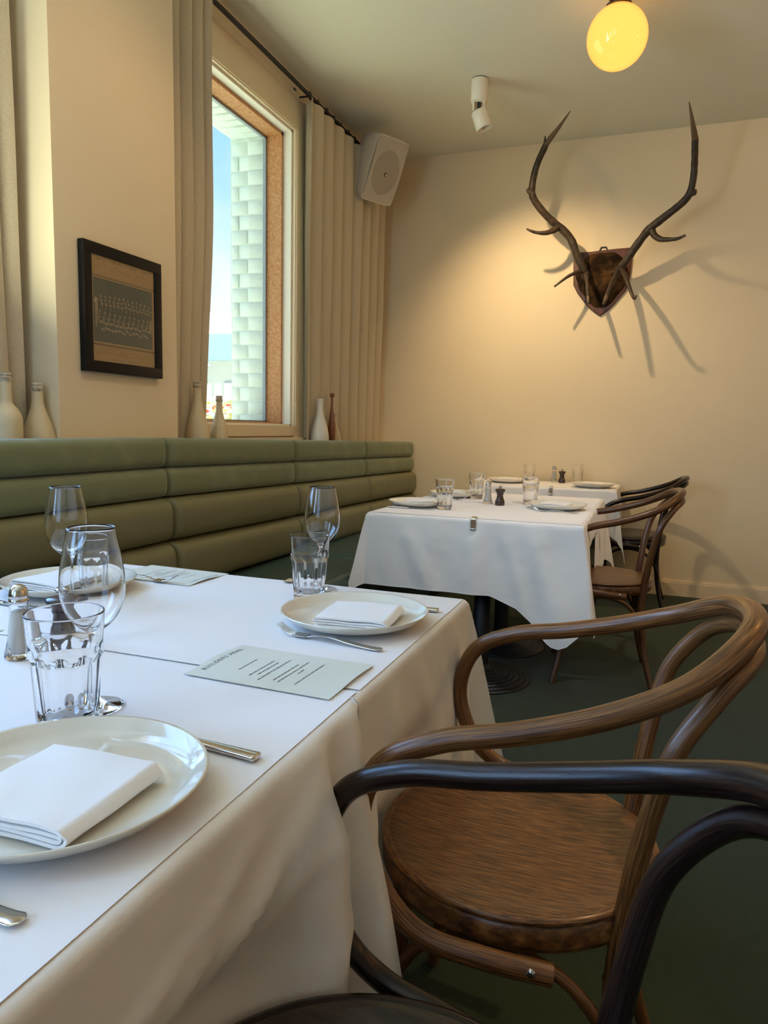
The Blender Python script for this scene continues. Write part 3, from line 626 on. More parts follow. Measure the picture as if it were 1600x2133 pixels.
for nm, BM, tip, burr, sides in (('antler', LB, [(-.759, 4.97, 3.007), (-.672, 4.90, 3.075), (-.600, 4.845, 3.14)], (-.50, 5.395, 2.245),
        [([(-.69, 5.235, 2.555), (-.713, 5.21, 2.527), (-.765, 5.17, 2.500), (-.83, 5.13, 2.498), (-.886, 5.1, 2.517)], .024, .006),
         ([(-.515, 5.35, 2.27), (-.545, 5.32, 2.26), (-.607, 5.25, 2.221), (-.695, 5.20, 2.145)], .019, .006),
         ([(-.505, 5.36, 2.26), (-.492, 5.31, 2.22), (-.476, 5.24, 2.132), (-.459, 5.18, 2.019)], .019, .008),
         ([(-.852, 5.10, 2.75), (-.880, 5.09, 2.755), (-.888, 5.08, 2.775)], .017, .009), ([(-.765, 4.975, 2.99), (-.766, 4.955, 3.02), (-.763, 4.94, 3.045)], .011, .004)]),
       ('antler', RB, [(.138, 4.97, 2.935), (.113, 4.90, 3.02), (.088, 4.855, 3.11)], (-.30, 5.395, 2.245),
        [([(-.085, 5.215, 2.495), (-.069, 5.20, 2.449), (-.03, 5.17, 2.41), (.016, 5.15, 2.398), (.075, 5.12, 2.392), (.123, 5.1, 2.405)], .024, .007),
         ([(-.285, 5.35, 2.265), (-.324, 5.22, 2.137), (-.357, 5.12, 1.996)], .019, .010),
         ([(-.270, 5.35, 2.275), (-.240, 5.26, 2.21), (-.213, 5.20, 2.144), (-.180, 5.15, 2.06), (-.162, 5.12, 2.028), (-.152, 5.105, 2.045)], .018, .007),
         ([(.138, 5.10, 2.66), (.158, 5.09, 2.655), (.162, 5.08, 2.675)], .017, .009)])):
    b = MB(); antler_branch(b, BM, .029, .020)
    for (pts, a_, c_) in sides: antler_branch(b, pts, a_, c_, 10)
    o = b.build(nm, M['antler'], an)
    b = MB(); antler_branch(b, tip, .020, .003); b.build('antler_tip', M['tine'], o)
    b = MB(); b.lathe([(.028, -.008), (.038, -.004), (.036, .004), (.028, .008)], 18, Matrix.Translation(loc_(burr)) @ Matrix.Rotation(-.9, 4, 'X'), rad=lambda r, z, a, i: r * (1 + .1 * math.sin(7 * a))); b.build('burr', M['antler'], o)
    b = MB()
    for (pts, a_, c_) in sides[:3]:
        P = cr([loc_(p) for p in pts], 7); b.tube(P[-4:], [c_ * 1.35, c_ * 1.2, c_ * 1.1, c_ * .7], 8)
    b.build('tine_tips', M['tine'], o)

# ------------------------------------------------------------------ tables
def table(label, x0, x1, y0, y1, z, bases):
    cx, cy = (x0 + x1) / 2, (y0 + y1) / 2
    t = thing('dining_table', label, 'table', (cx, cy, 0))
    MB().rbox(0, 0, z - .019, x1 - x0 - .012, y1 - y0 - .012, .026, .004).build('tabletop', M['seatwood'], t)
    for (bx, by) in bases:
        o = Matrix.Translation((bx - cx, by - cy, 0))
        prof = [(.0005, 0), (.225, 0), (.230, .006)]; r = .226
        for k in range(7): prof += [(r, .010 + k * .0055), (r - .006, .0145 + k * .0055), (r - .022, .0140 + k * .0055), (r - .024, .0125 + k * .0055)]; r -= .025
        prof += [(.042, .056), (.040, .075), (.0005, .076)]
        MB().lathe(prof, 48, o).build('pedestal_base', M['iron'], t)
        MB().lathe([(.038, .07), (.038, z - .05), (.0005, z - .05)], 24, o).build('column', M['black'], t)
        MB().rbox(bx - cx, by - cy, z - .042, .30, .30, .018, .003).build('top_bracket', M['black'], t)
    return t

def cloth(name, label, x0, x1, y0, y1, z, LW, LE, LS, LN, corners, offs=None, dsc=None, seed=0, alpha=15, res=.011, r=.008, warp=None, topdip=0):
    """white linen draped over the table: overhangs W(-x) E(+x) S(-y) N(+y)"""
    t = thing(name, label, 'tablecloth', ((x0 + x1) / 2, (y0 + y1) / 2, z)); O = t.location
    def axis(a0, a1, l0, l1):
        q = []
        if l0 > 0: n = max(int(l0 / res), 2); q += [a0 - l0 * (1 - i / n) for i in range(n)]
        n = max(int((a1 - a0) / (res * 1.6)), 2); q += [a0 + (a1 - a0) * i / n for i in range(n + 1)]
        if l1 > 0: n = max(int(l1 / res), 2); q += [a1 + l1 * (i + 1) / n for i in range(n)]
        return q
    A = axis(x0, x1, LW, LE); B = axis(y0, y1, LS, LN)
    def edge(d):  # rounded table edge: returns (out, down)
        if d < r * PI / 2: a = d / r; return r * math.sin(a) , r * (1 - math.cos(a))
        return r, r + d - r * PI / 2
    def pos(a, b):
        dx = a - x1 if a > x1 else (a - x0 if a < x0 else 0); dy = b - y1 if b > y1 else (b - y0 if b < y0 else 0)
        if dx == 0 and dy == 0: return (a, b, z)
        cxx = min(max(a, x0), x1); cyy = min(max(b, y0), y1)
        if dx == 0 or dy == 0:
            d_ = abs(dx) + abs(dy); side = ('E' if dx > 0 else 'W') if dy == 0 else ('N' if dy > 0 else 'S')
            s_ = b if dy == 0 else a
            if dsc and side in dsc: d_ *= interp(dsc[side], s_)
            o_, h = edge(d_)
            f = offs[side](s_, d_) if offs and side in offs else .0; sh_ = 0
            if isinstance(f, tuple): f, sh_ = f
            f = f + .010 * (d_ / .3) + .007 * min(1, d_ / .15) * noise.noise(Vector((s_ * 7, d_ * 3, seed)))
            o_ += max(f, -.003)
            return (cxx + (math.copysign(o_, dx) if dx else sh_), cyy + (math.copysign(o_, dy) if dy else sh_), z - h)
        ck = ('N' if dy > 0 else 'S') + ('E' if dx > 0 else 'W')
        if corners.get(ck) == 'round':
            ph_ = math.atan2(abs(dy), abs(dx)); q_ = ph_ / (PI / 2); d_ = max(abs(dx) * lerp(1, 0, q_) + abs(dy) * q_, 1e-4) if False else max(abs(dx), abs(dy))
            sE = interp(dsc['E' if dx > 0 else 'W'], cyy) if dsc and ('E' if dx > 0 else 'W') in dsc else 1; sS = interp(dsc['S' if dy < 0 else 'N'], cxx) if dsc and ('S' if dy < 0 else 'N') in dsc else 1
            d_ *= lerp(sE, sS, q_); fe = offs['E' if dx > 0 else 'W'](cyy, d_) if offs and ('E' if dx > 0 else 'W') in offs else 0; fs = offs['S' if dy < 0 else 'N'](cxx, d_) if offs and ('S' if dy < 0 else 'N') in offs else 0
            fe, she = fe if isinstance(fe, tuple) else (fe, 0); fs, shs = fs if isinstance(fs, tuple) else (fs, 0)
            o_, h = edge(d_); f = .010 * (d_ / .3)
            ne = .007 * min(1, d_ / .15) * noise.noise(Vector((cyy * 7, d_ * 3, seed))); ns_ = .007 * min(1, d_ / .15) * noise.noise(Vector((cxx * 7, d_ * 3, seed)))
            oe = o_ + max(fe + f + ne, -.003); os_ = o_ + max(fs + f + ns_, -.003)
            return (cxx + math.copysign(oe * math.cos(ph_), dx) + shs * q_, cyy + math.copysign(os_ * math.sin(ph_), dy) + she * (1 - q_), z - h)
        rho = math.hypot(dx, dy); phi = math.degrees(math.atan2(abs(dy), abs(dx))); s_ = 1 - (abs(phi - 45) / 45) ** 1.7
        key = ('N' if dy > 0 else 'S') + ('E' if dx > 0 else 'W'); al = math.radians(corners.get(key, (alpha, 0))[0]) * s_; tw = corners.get(key, (alpha, 0))[1]
        o_, h = edge(rho); out = o_ + rho * math.sin(al); down = r + (h - r) * math.cos(al) if h > r else h
        ang = PI / 4 + math.radians(tw) * s_ + (phi - 45) / 45 * (PI / 4) * max(0, 1 - rho / .06)
        ang += (phi - 45) / 45 * .5 * (1 - s_)
        sxy = .004 * noise.noise(Vector((phi * .05, rho * 5, seed)))
        return (cxx + math.copysign(out * math.cos(ang) + sxy, dx), cyy + math.copysign(out * math.sin(ang) + sxy, dy), z - down)
    v = []; idx = {}
    for i, a in enumerate(A):
        for j, b in enumerate(B):
            p = pos(a, b)
            if warp: p = warp(p)
            idx[i, j] = len(v); v.append((p[0] - O[0], p[1] - O[1], p[2] - O[2]))
    f = []
    for i in range(len(A) - 1):
        for j in range(len(B) - 1):
            f.append((idx[i, j], idx[i + 1, j], idx[i + 1, j + 1], idx[i, j + 1]))
    m = MB(); m.add(v, f); m.build('linen', M['cloth'], t)
    # hem: a slightly thicker band along the free edge
    edge_ids = [idx[i, 0] for i in range(len(A))] + [idx[len(A) - 1, j] for j in range(1, len(B))] + [idx[i, len(B) - 1] for i in range(len(A) - 2, -1, -1)] + [idx[0, j] for j in range(len(B) - 2, 0, -1)]
    hb = MB(); pts = [Vector(v[q]) for q in edge_ids]; hb.tube([p + Vector((0, 0, 0.0005)) for p in pts] + [pts[0]], .0012, 5, False); hb.build('hem', M['cloth'], t)
    return t
def overlay(name, label, x0, x1, y0, y1, z, seed=0, wave=.0012, overhang=0):
    nx, ny = 40, 30; t = thing(name, label, 'table cover', ((x0 + x1) / 2, (y0 + y1) / 2, z)); O = t.location; top = []; bot = []
    for i in range(nx + 1):
        rt = []; rb = []
        for j in range(ny + 1):
            x = lerp(x0, x1, i / nx); y = lerp(y0, y1, j / ny); e_ = 1 - min(min(i, nx - i) / 4, min(j, ny - j) / 4, 1)
            h = .0004 + wave * e_ * (.5 + noise.noise(Vector((x * 6, y * 6, seed)))) ** 2
            rt.append((x - O[0], y - O[1], h + .0006)); rb.append((x - O[0], y - O[1], h))
        top.append(rt); bot.append(rb)
    m = MB(); m.grid(top); m.grid(bot, flip=True)
    for i in range(nx): m.add([bot[i][0], bot[i + 1][0], top[i + 1][0], top[i][0]], [(0, 1, 2, 3)]); m.add([bot[i][ny], bot[i + 1][ny], top[i + 1][ny], top[i][ny]], [(3, 2, 1, 0)])
    for j in range(ny): m.add([bot[0][j], bot[0][j + 1], top[0][j + 1], top[0][j]], [(3, 2, 1, 0)]); m.add([bot[nx][j], bot[nx][j + 1], top[nx][j + 1], top[nx][j]], [(0, 1, 2, 3)])
    m.build('paper_sheet', M['overlay'], t); return t
ZT = .765
X0, X1 = -1.37, -.378
table('dining_table under the nearest white cloth', X0, X1, .25, .912, ZT - .002, [(-.87, .58)])['label'] = 'pedestal dining table hidden under the nearest white cloth'
table('x', X0, X1, .916, 1.57, ZT - .002, [(-.87, 1.25)])['label'] = 'pedestal dining table hidden under cloth behind the folded menu'
def near_E(s, d):
    k = min(1, d / .13); R_ = .088 * min(1, d / .42) ** .75
    T = [(.25, 0, .25), (.50, .004 * k, .50), (.66, .014 * k, .66), (.735, .036 * k, .735), (.765, .046 * k, .768), (.782, .042 * k, lerp(.782, .779, k)), (.795, .016 * k, lerp(.795, .776, k)), (.808, .004, lerp(.808, .792, k)),
         (.822, .002, lerp(.822, .810, k)), (.885, R_ * .93, lerp(.885, .855, k)), (.893, R_, lerp(.893, .864, k)), (.900, R_ * .94, lerp(.900, .872, k)), (.912, .0, lerp(.912, .903, k))]
    v = interp([(a, b) for a, b, c in T], s); y = interp([(a, c) for a, b, c in T], s)
    diag = (s - (.80 - d * .9)); v += .007 * k * math.exp(-(diag / .022) ** 2) * (1 - sst(.70, .76, s))
    for (c_, sl_, a_, w_) in ((.90, .55, .010, .016), (.84, 1.9, .008, .022), (.80, 3.4, .007, .03)):
        v += a_ * k * math.exp(-((s - (c_ - d * sl_)) / w_) ** 2) * (1 - sst(.74, .80, s) * (1 - math.exp(-d / .1)) )
    diag = (s - (.66 - d * 1.3)); v += .006 * k * math.exp(-(diag / .02) ** 2)
    return (v, y - s)
SEATS = [(-.175, 1.16), (-.20, .51), (-.187, 3.532), (-.10, 5.10)]
def push(p):
    x, y, z_ = p
    for cx, cy in SEATS:
        if abs(y - cy) < .252 and x < cx:
            xl = cx - math.sqrt(.255 ** 2 - (y - cy) ** 2)
            if x > xl: x = lerp(x, xl, 1 - sst(.50, .66, z_))
    return (x, y, z_)
cloth('tablecloth', 'white linen tablecloth on the nearest table hanging in a deep fold by the dark chair', X0, X1, .25, .912, ZT, .24, .50, .30, .0, {}, {'E': near_E}, seed=1, warp=push)
def flap(parent_name, label): pass
def far_E(s, d):
    k = min(1, d / .1); v = 0
    for (c, sl, a_, w_) in ((1.02, .5, .007, .03), (1.16, .7, .008, .025), (1.30, .5, .006, .03), (1.42, .35, .009, .03), (1.10, -.4, .006, .02)):
        v += a_ * k * math.exp(-((s - c - sl * d) / w_) ** 2)
    return v + .02 * d * sst(1.2, 1.5, s)
cloth('tablecloth', 'white linen tablecloth whose corner hangs behind the curved arm of the brown chair', X0, X1, .916, 1.57, ZT, .24, .50, 0, .45, {'NE': (15, -8), 'NW': (8, 0)}, {'E': far_E}, seed=2, warp=push)
overlay('table_cover', 'white paper cover on the nearest table under the near plate', X0 + .004, X1 - .004, .262, .935, ZT + .0006, 5, .0010)
overlay('table_cover', 'white paper cover on the second table with a loose edge at the seam', X0 + .004, X1 - .002, .945, 1.566, ZT + .0006, 8, .0012)
# second island of two tables
table('x', -1.2, -.25, 3.05, 3.70, ZT - .002, [(-.69, 3.215)])['label'] = 'front pedestal table of the middle pair with a ribbed round black base'
table('x', -1.2, -.25, 3.704, 4.36, ZT - .002, [(-.70, 3.76)])['label'] = 'rear pedestal table of the middle pair, its ribbed base further from the camera'
def mid_S(s, d):
    k = min(1, d / .1)
    v = .014 * k * math.exp(-((s + .70 + .0 * d) / .05) ** 2) + .012 * k * math.exp(-((s + 1.05 - .5 * d) / .05) ** 2) + .012 * k * math.exp(-((s + .47 - .35 * d) / .05) ** 2)
    v += .045 * sst(.1, .5, d) * sst(-.50, -.31, s) + .008 * k * math.exp(-((s + .86 + .25 * d) / .03) ** 2) + .008 * k * math.exp(-((s + .58 - .3 * d) / .03) ** 2)
    v -= .006 * math.exp(-((s + .70) / .02) ** 2) * math.exp(-((d - .04) / .03) ** 2)
    sh = .050 * min(1, d / .4) * sst(-.36, -.25, s) - .035 * sst(.40, .53, d) * sst(-.50, -.31, s)
    return (v, sh)
MID_S = [(-1.2, 1.0), (-.62, 1.0), (-.50, 1.13), (-.31, 1.56), (-.285, 1.50), (-.25, 1.25)]
cloth('tablecloth', 'white linen tablecloth on the middle table with a clipped front edge and low hanging corner', -1.2, -.25, 3.05, 3.70, ZT, .25, .42, .335, .0, {'SE': 'round', 'SW': (14, -6)}, {'S': mid_S, 'E': lambda s, d: .055 * min(1, d / .4) * (1 - sst(3.05, 3.2, s)) + .012 * min(1, d / .1) * math.sin((s - 3.05) * 17) ** 2}, dsc={'S': MID_S}, seed=3, warp=push)
cloth('tablecloth', 'white linen tablecloth on the rear half of the middle pair of tables', -1.2, -.25, 3.704, 4.36, ZT, .25, .36, .0, .30, {'NE': (15, 0)}, {'E': lambda s, d: .015 * min(1, d / .1) * math.sin(s * 22) ** 2}, seed=4)
overlay('table_cover', 'white paper cover held by the clip on the middle table', -1.196, -.254, 3.052, 3.72, ZT + .0006, 11, .0012)
overlay('table_cover', 'white paper cover on the rear half of the middle pair', -1.196, -.254, 3.726, 4.356, ZT + .0006, 12, .0010)
ZC = .78
table('x', -1.15, -.2, 4.86, 5.42, ZC - .002, [(-.68, 5.14)])['label'] = 'dining table hidden under cloth against the back wall'
cloth('tablecloth', 'white linen tablecloth on the rearmost table at the back wall', -1.15, -.2, 4.86, 5.42, ZC, .25, .34, .33, .0, {'SE': (15, 5), 'SW': (12, 0)}, {'E': lambda s, d: .012 * min(1, d / .1) * math.sin(s * 20) ** 2}, seed=6)
overlay('table_cover', 'white paper cover on the rearmost table', -1.146, -.204, 4.862, 5.416, ZC + .0006, 13, .0012)
def clip(label, x, y, z, rz=0):
    t = thing('tablecloth_clip', label, 'clip', (x, y, z), rz)
    m = MB(); pth = [(0, .035, .004), (0, -.006, .0045), (0, -.0155, -.002), (0, -.0165, -.012), (0, -.0165, -.042)]
    P = cr(pth, 4); L1 = [[(-.011, p.y, p.z), (.011, p.y, p.z)] for p in P]; L2 = [[(-.011, p.y - .0012, p.z + .0012), (.011, p.y - .0012, p.z + .0012)] for p in P]
    m.grid(L1); m.grid(L2, flip=True); m.build('spring_strip', M['steel'], t)
    MB().rbox(0, -.019, -.046, .024, .007, .010, .003).build('jaw', M['steel'], t)
clip('steel clip on the front edge of the middle table', -.705, 3.05, ZT + .002)
clip('steel clip on the front edge of the rearmost table', -.61, 4.86, ZC + .002)
clip('steel clip on the far edge of the second table near the empty tumbler', -.815, 1.57, ZT + .002, PI)

# ------------------------------------------------------------------ tableware
def rim_profile():
    o = [(.0005, .004), (.070, .004), (.078, .002), (.082, .0), (.086, .002), (.090, .0055), (.115, .0095), (.134, .0175), (.1435, .0275), (.1450, .0295), (.1440, .0310), (.1410, .0298), (.132, .0200), (.115, .0125), (.095, .0088), (.075, .0082), (.0005, .0080)]
    return o
def plate(label, x, y, z, group=None, first=None):
    if first: return dup(first, (x, y, z), 0, label)
    t = thing('dinner_plate', label, 'plate', (x, y, z)); MB().lathe(rim_profile(), 72).build('dish', M['china'], t)
    MB().lathe([(.1437, .0304), (.1452, .0298), (.1452, .0288)], 72).build('rim', M['china'], t); return t
def napkin(label, x, y, z, rz, first=None, w_=.145, l_=.137, seed=0):
    if first: return dup(first, (x, y, z), rz, label)
    t = thing('folded_napkin', label, 'napkin', (x, y, z), rz); m = MB(); th = .0034; NL = 4
    zs = [.0025 + i * .0047 for i in range(NL)]
    def layer_path(i0, i1, xl, xr, bulge):
        pts = []
        return pts
    path = []; xr = w_ / 2; xl = -w_ / 2
    path += [(xl + .01, zs[0]), (0, zs[0]), (xr - .018, zs[0] + .0003), (xr - .006, zs[0] + .001), (xr - .001, (zs[0] + zs[3]) / 2), (xr - .006, zs[3] - .001 + .001), (xr - .02, zs[3] + .0008), (0, zs[3] + .0012), (xl + .005, zs[3] - .001)]
    path2 = [(xl + .004, zs[1]), (0, zs[1]), (xr - .022, zs[1] + .0002), (xr - .0095, zs[1] + .0004), (xr - .0065, (zs[1] + zs[2]) / 2), (xr - .0095, zs[2] - .0002), (xr - .022, zs[2]), (0, zs[2]), (xl + .002, zs[2] - .0003)]
    for pth in (path, path2):
        C_ = cr([(a, 0, b) for a, b in pth], 6); nrm = []
        for i in range(len(C_)):
            T = (C_[min(i + 1, len(C_) - 1)] - C_[max(i - 1, 0)]).normalized(); nrm.append(Vector((-T.z, 0, T.x)))
        ny = 22
        for sgn in (1, -1):
            G = []
            for i, p in enumerate(C_):
                row = []
                for j in range(ny + 1):
                    yy_ = lerp(-l_ / 2, l_ / 2, j / ny); q = p + nrm[i] * (sgn * th / 2); lift = .0016 * noise.noise(Vector((q.x * 25, yy_ * 22, seed + p.z * 30))) * (q.z / .02)
                    ex = .003 * noise.noise(Vector((p.z * 90, yy_ * 16, seed))) ; row.append((q.x + ex * (1 if q.x > 0 else .3), yy_ + .002 * noise.noise(Vector((q.x * 20, p.z * 200, j > ny / 2))) * (j in (0, ny)), q.z + lift + .001))
                G.append(row)
            m.grid(G, flip=(sgn > 0))
            if sgn > 0: G1 = G
        for j, fl in ((0, 0), (ny, 1)):
            for i in range(len(G) - 1): m.add([G1[i][j], G1[i + 1][j], G[i + 1][j], G[i][j]], [(3, 2, 1, 0) if fl else (0, 1, 2, 3)])
        for i in (0, len(G) - 1):
            for j in range(ny): m.add([G1[i][j], G1[i][j + 1], G[i][j + 1], G[i][j]], [(0, 1, 2, 3)])
    m.build('folded_cloth', M['napkin'], t); return t
def tumbler(label, x, y, z, s=1.0, first=None, rz=0):
    if first: return dup(first, (x, y, z), rz, label, scale=s)
    t = thing('tumbler', label, 'drinking glass', (x, y, z), rz); t.scale = (s,) * 3; H = .145; nf = 10; n = nf * 10
    def R0(z_): return lerp(.0355, .0455, z_ / H)
    zs = [0, .001, .003, .008, .02, .035, .05, .065, .078, .084, .088, .091, .094, .097, .100, .104, .110, .120, .132, .141, .1432, .1443]
    def rad(r, z_, a, i):
        if i >= len(zs) + 1: return r
        q = (a * nf / (2 * PI)) % 1; flute = abs(math.cos(PI * q)) ; arch = .086 + .012 * math.sin(PI * q)
        k = 1 - sst(arch - .004, arch + .003, z_); k *= sst(.001, .012, z_)
        return r * (1 - k * (.055 * math.sin(PI * q) ** 1.2 )) - (.0006 if z_ < .09 else 0)
    prof = [(.0003, .0015)] + [(R0(z_) - (.002 if z_ < .0005 else 0) + (.0011 if .09 < z_ < .102 else 0), z_) for z_ in zs]
    prof += [(R0(H) - .0003, .1449), (R0(H) - .0009, .1452), (R0(H) - .0016, .1449), (R0(H) - .0020, .1441), (R0(H) - .0021, .1425), (R0(.138) - .0021, .138), (R0(.13) - .0022, .13), (R0(.1) - .0028, .10), (R0(.06) - .0046, .06), (R0(.03) - .0056, .03), (R0(.02) - .008, .017), (R0(.02) - .014, .0130), (.0003, .0125)]
    MB().lathe(prof, n, rad=rad).build('vessel', M['glass'], t); return t
def wineglass(label, x, y, z, s=1.0, first=None):
    if first: return dup(first, (x, y, z), 0, label, scale=s)
    t = thing('wine_glass', label, 'wine glass', (x, y, z)); t.scale = (s,) * 3
    outer = [(.0360, .0), (.0368, .0012), (.0360, .0026), (.024, .0045), (.012, .0075), (.0060, .014), (.0043, .028), (.0038, .055), (.0040, .085), (.0055, .100), (.0110, .108), (.0220, .117), (.0330, .131), (.0400, .150), (.0420, .168), (.0408, .190), (.0370, .215), (.0325, .238), (.0306, .2495)]
    O_ = cr([(r, 0, q) for r, q in outer], 3); out = [(p.x, p.z) for p in O_]
    inner = [(.0300, .2497), (.0318, .238), (.0362, .215), (.0400, .190), (.0412, .168), (.0391, .150), (.0320, .1325), (.0205, .1185), (.009, .1122), (.0003, .111)]
    I_ = cr([(r, 0, q) for r, q in inner], 3); inn = [(max(p.x, .0003), p.z) for p in I_]
    MB().lathe([(.0003, .0006)] + out + inn, 56).build('bowl_and_stem', M['glass'], t); return t
def shaker(label, x, y, z, first=None):
    if first: return dup(first, (x, y, z), 0, label)
    t = thing('salt_shaker', label, 'salt shaker', (x, y, z)); n = 40
    def rad(r, z_, a, i): return r * (1 - .05 * abs(math.sin(4 * a)) * (1 if z_ < .085 else 0))
    MB().lathe([(.0003, .001), (.0235, 0), (.0250, .003), (.0240, .008), (.0185, .035), (.0150, .070), (.0138, .090), (.0140, .094), (.0128, .094), (.0125, .088), (.0135, .070), (.0168, .035), (.0210, .012), (.018, .009), (.0003, .009)], n, rad=rad).build('glass_body', M['glass'], t)
    MB().lathe([(.0003, .0095), (.0175, .0095), (.0202, .013), (.0162, .035), (.0130, .066), (.0122, .078), (.0003, .079)], 28).build('salt', M['salt'], t)
    MB().lathe([(.0142, .0905), (.0150, .092), (.0150, .098), (.0140, .0985), (.0150, .0995), (.0148, .104), (.0128, .113), (.0090, .1185), (.004, .121), (.0003, .1213)], 28).build('chrome_cap', M['steel'], t); return t
def mill(label, x, y, z, first=None):
    if first: return dup(first, (x, y, z), 0, label)
    t = thing('pepper_mill', label, 'pepper mill', (x, y, z))
    MB().lathe([(.0003, 0), (.0235, 0), (.0250, .002), (.0250, .018), (.0240, .022), (.0205, .030), (.0165, .042), (.0155, .052), (.0175, .057), (.0180, .0585), (.0003, .059)], 36).build('mill_body', M['mill'], t)
    MB().lathe([(.0003, .0595), (.0175, .0595), (.0170, .062), (.0205, .068), (.0258, .076), (.0262, .080), (.0235, .084), (.010, .087), (.0003, .0875)], 36).build('mill_head', M['mill'], t)
    MB().lathe([(.003, .087), (.003, .093), (.0095, .0945), (.0105, .098), (.0085, .1005), (.0003, .1012)], 20).build('steel_knob', M['steel'], t); return t
def ribbon(path, width, thick):
    """flat bar along x: path [(x, z)], width fn(t)"""
    m = MB(); C_ = cr([(a, 0, b) for a, b in path], 6); n = len(C_); rows_ = []
    for i, p in enumerate(C_):
        t_ = i / (n - 1); w2 = interp(width, t_) / 2; h2 = interp(thick, t_) / 2
        rows_.append([(p.x, w2 * c * (abs(c) ** -.35 if abs(c) > 1e-6 else 0), p.z + h2 * s_) for c, s_ in [(math.cos(2 * PI * k / 12), math.sin(2 * PI * k / 12)) for k in range(12)]])
    m.grid(rows_, closed_v=True, flip=False); m.add(rows_[0], [tuple(range(12))[::-1]]); m.add(rows_[-1], [tuple(range(12))]); return m
def fork(label, x, y, z, rz, first=None):
    if first: return dup(first, (x, y, z), rz, label)
    t = thing('table_fork', label, 'fork', (x, y, z), rz)      # handle end at origin, tines along +x
    ribbon([(0, .0045), (.02, .0035), (.06, .0055), (.10, .010), (.13, .0085), (.15, .0040), (.158, .0035)], [(0, .008), (.04, .018), (.25, .016), (.7, .0065), (.88, .009), (1, .021)], [(0, .0015), (.1, .003), (.6, .0032), (1, .0022)]).build('handle', M['steel'], t)
    rows_ = []
    for i in range(9):
        q = i / 8; xx = .152 + .030 * q; zc = .0030 + .0015 * q * q; wv = .0105 * (1 - .1 * q)
        rows_.append([(xx, lerp(-wv, wv, k / 8), zc + .0035 * (2 * k / 8 - 1) ** 2 * (1 - q * .5)) for k in range(9)])
    m = MB(); m.grid(rows_); m.grid([[(p[0], p[1], p[2] - .0018) for p in r_] for r_ in rows_], flip=True)
    for k in range(8): m.add([rows_[0][k], rows_[0][k + 1], tuple(Vector(rows_[0][k + 1]) - Vector((0, 0, .0018))), tuple(Vector(rows_[0][k]) - Vector((0, 0, .0018)))], [(0, 1, 2, 3)])
    for k in (0, 8):
        for i in range(8): m.add([rows_[i][k], rows_[i + 1][k], tuple(Vector(rows_[i + 1][k]) - Vector((0, 0, .0018))), tuple(Vector(rows_[i][k]) - Vector((0, 0, .0018)))], [(0, 1, 2, 3)])
    m.build('fork_head', M['steel'], t)
    for k in range(4):
        yy_ = -.0088 + k * .00587
        m = MB(); m.tube(cr([(.180, yy_, .0045), (.192, yy_ * .98, .0075), (.205, yy_ * .95, .0135), (.216, yy_ * .92, .021)], 4), [.0016] * 9 + [.0013, .0012, .001, .0008], 8); m.build('tine', M['steel'], t)
    return t
def knife(label, x, y, z, rz, first=None):
    if first: return dup(first, (x, y, z), rz, label)
    t = thing('table_knife', label, 'knife', (x, y, z), rz)
    ribbon([(0, .0052), (.012, .0052), (.06, .005), (.11, .0048)], [(0, .010), (.03, .0185), (.15, .0195), (.85, .014), (1, .012)], [(0, .004), (.05, .009), (.8, .008), (1, .006)]).build('handle', M['steel'], t)
    ribbon([(.108, .0045), (.12, .0045), (.18, .0040), (.235, .0035)], [(0, .011), (.1, .017), (.8, .019), (.93, .014), (1, .003)], [(0, .004), (.2, .0018), (1, .001)]).build('blade', M['steel'], t)
    return t
Z1 = ZT + .0018
pl = plate('cream plate nearest the camera holding a folded napkin', -.540, .537, Z1)
plate('cream plate on the second table beside the brown armchair', -.527, 1.275, Z1, first=pl)
plate('cream plate on the banquette side behind the wine glasses', -1.225, 1.262, Z1, first=pl)
Z2 = Z1
plate('cream plate at the front left of the middle tables', -1.075, 3.40, Z2, first=pl)
plate('cream plate on the right side of the middle tables by the chair', -.42, 3.63, Z2, first=pl)
plate('cream plate behind the tumblers on the banquette side of the middle tables', -1.04, 3.99, Z2, first=pl)
Z3 = ZC + .0018
plate('cream plate on the left of the rearmost table', -.95, 5.12, Z3, first=pl)
plate('cream plate on the right of the rearmost table', -.355, 5.01, Z3, first=pl)
zn = .0105
np0 = napkin('white napkin folded on the nearest plate, its rounded folds facing right', -.530, .521, Z1 + zn, .03)
napkin('white napkin folded on the plate of the second table', -.512, 1.262, Z1 + zn, .10, first=np0)
napkin('white napkin folded on the banquette side plate behind the wine glasses', -1.250, 1.255, Z1 + zn, 3.1, first=np0)
napkin('white napkin on the front left plate of the middle tables', -1.06, 3.40, Z2 + zn, .2, first=np0)
napkin('white napkin on the right plate of the middle tables', -.43, 3.63, Z2 + zn, 3.0, first=np0)
napkin('white napkin on the rear banquette side plate of the middle tables', -1.04, 3.99, Z2 + zn, 0, first=np0)
napkin('white napkin on the left plate of the rearmost table', -.95, 5.12, Z3 + zn, 0, first=np0)
napkin('white napkin on the right plate of the rearmost table', -.355, 5.01, Z3 + zn, 3.1, first=np0)
tb = tumbler('large fluted tumbler nearest the camera, in front of the pepper mill', -.670, .680, Z1, 1.03)
tumbler('small fluted tumbler seen through the near wine glass', -1.130, 1.235, Z1, .90, first=tb)
tumbler('fluted tumbler standing behind the plate of the second table', -.703, 1.432, Z1, .99, first=tb)
tumbler('fluted tumbler at the front of the middle tables beside the left plate', -.916, 3.325, Z2, 1.0, first=tb)
tumbler('fluted tumbler left of the salt shaker on the middle tables', -.905, 3.95, Z2, .98, first=tb)
tumbler('fluted tumbler right of the pepper mill on the middle tables', -.580, 3.79, Z2, .98, first=tb)
tumbler('fluted tumbler behind the left plate of the rearmost table', -.80, 5.14, Z3, .92, first=tb)
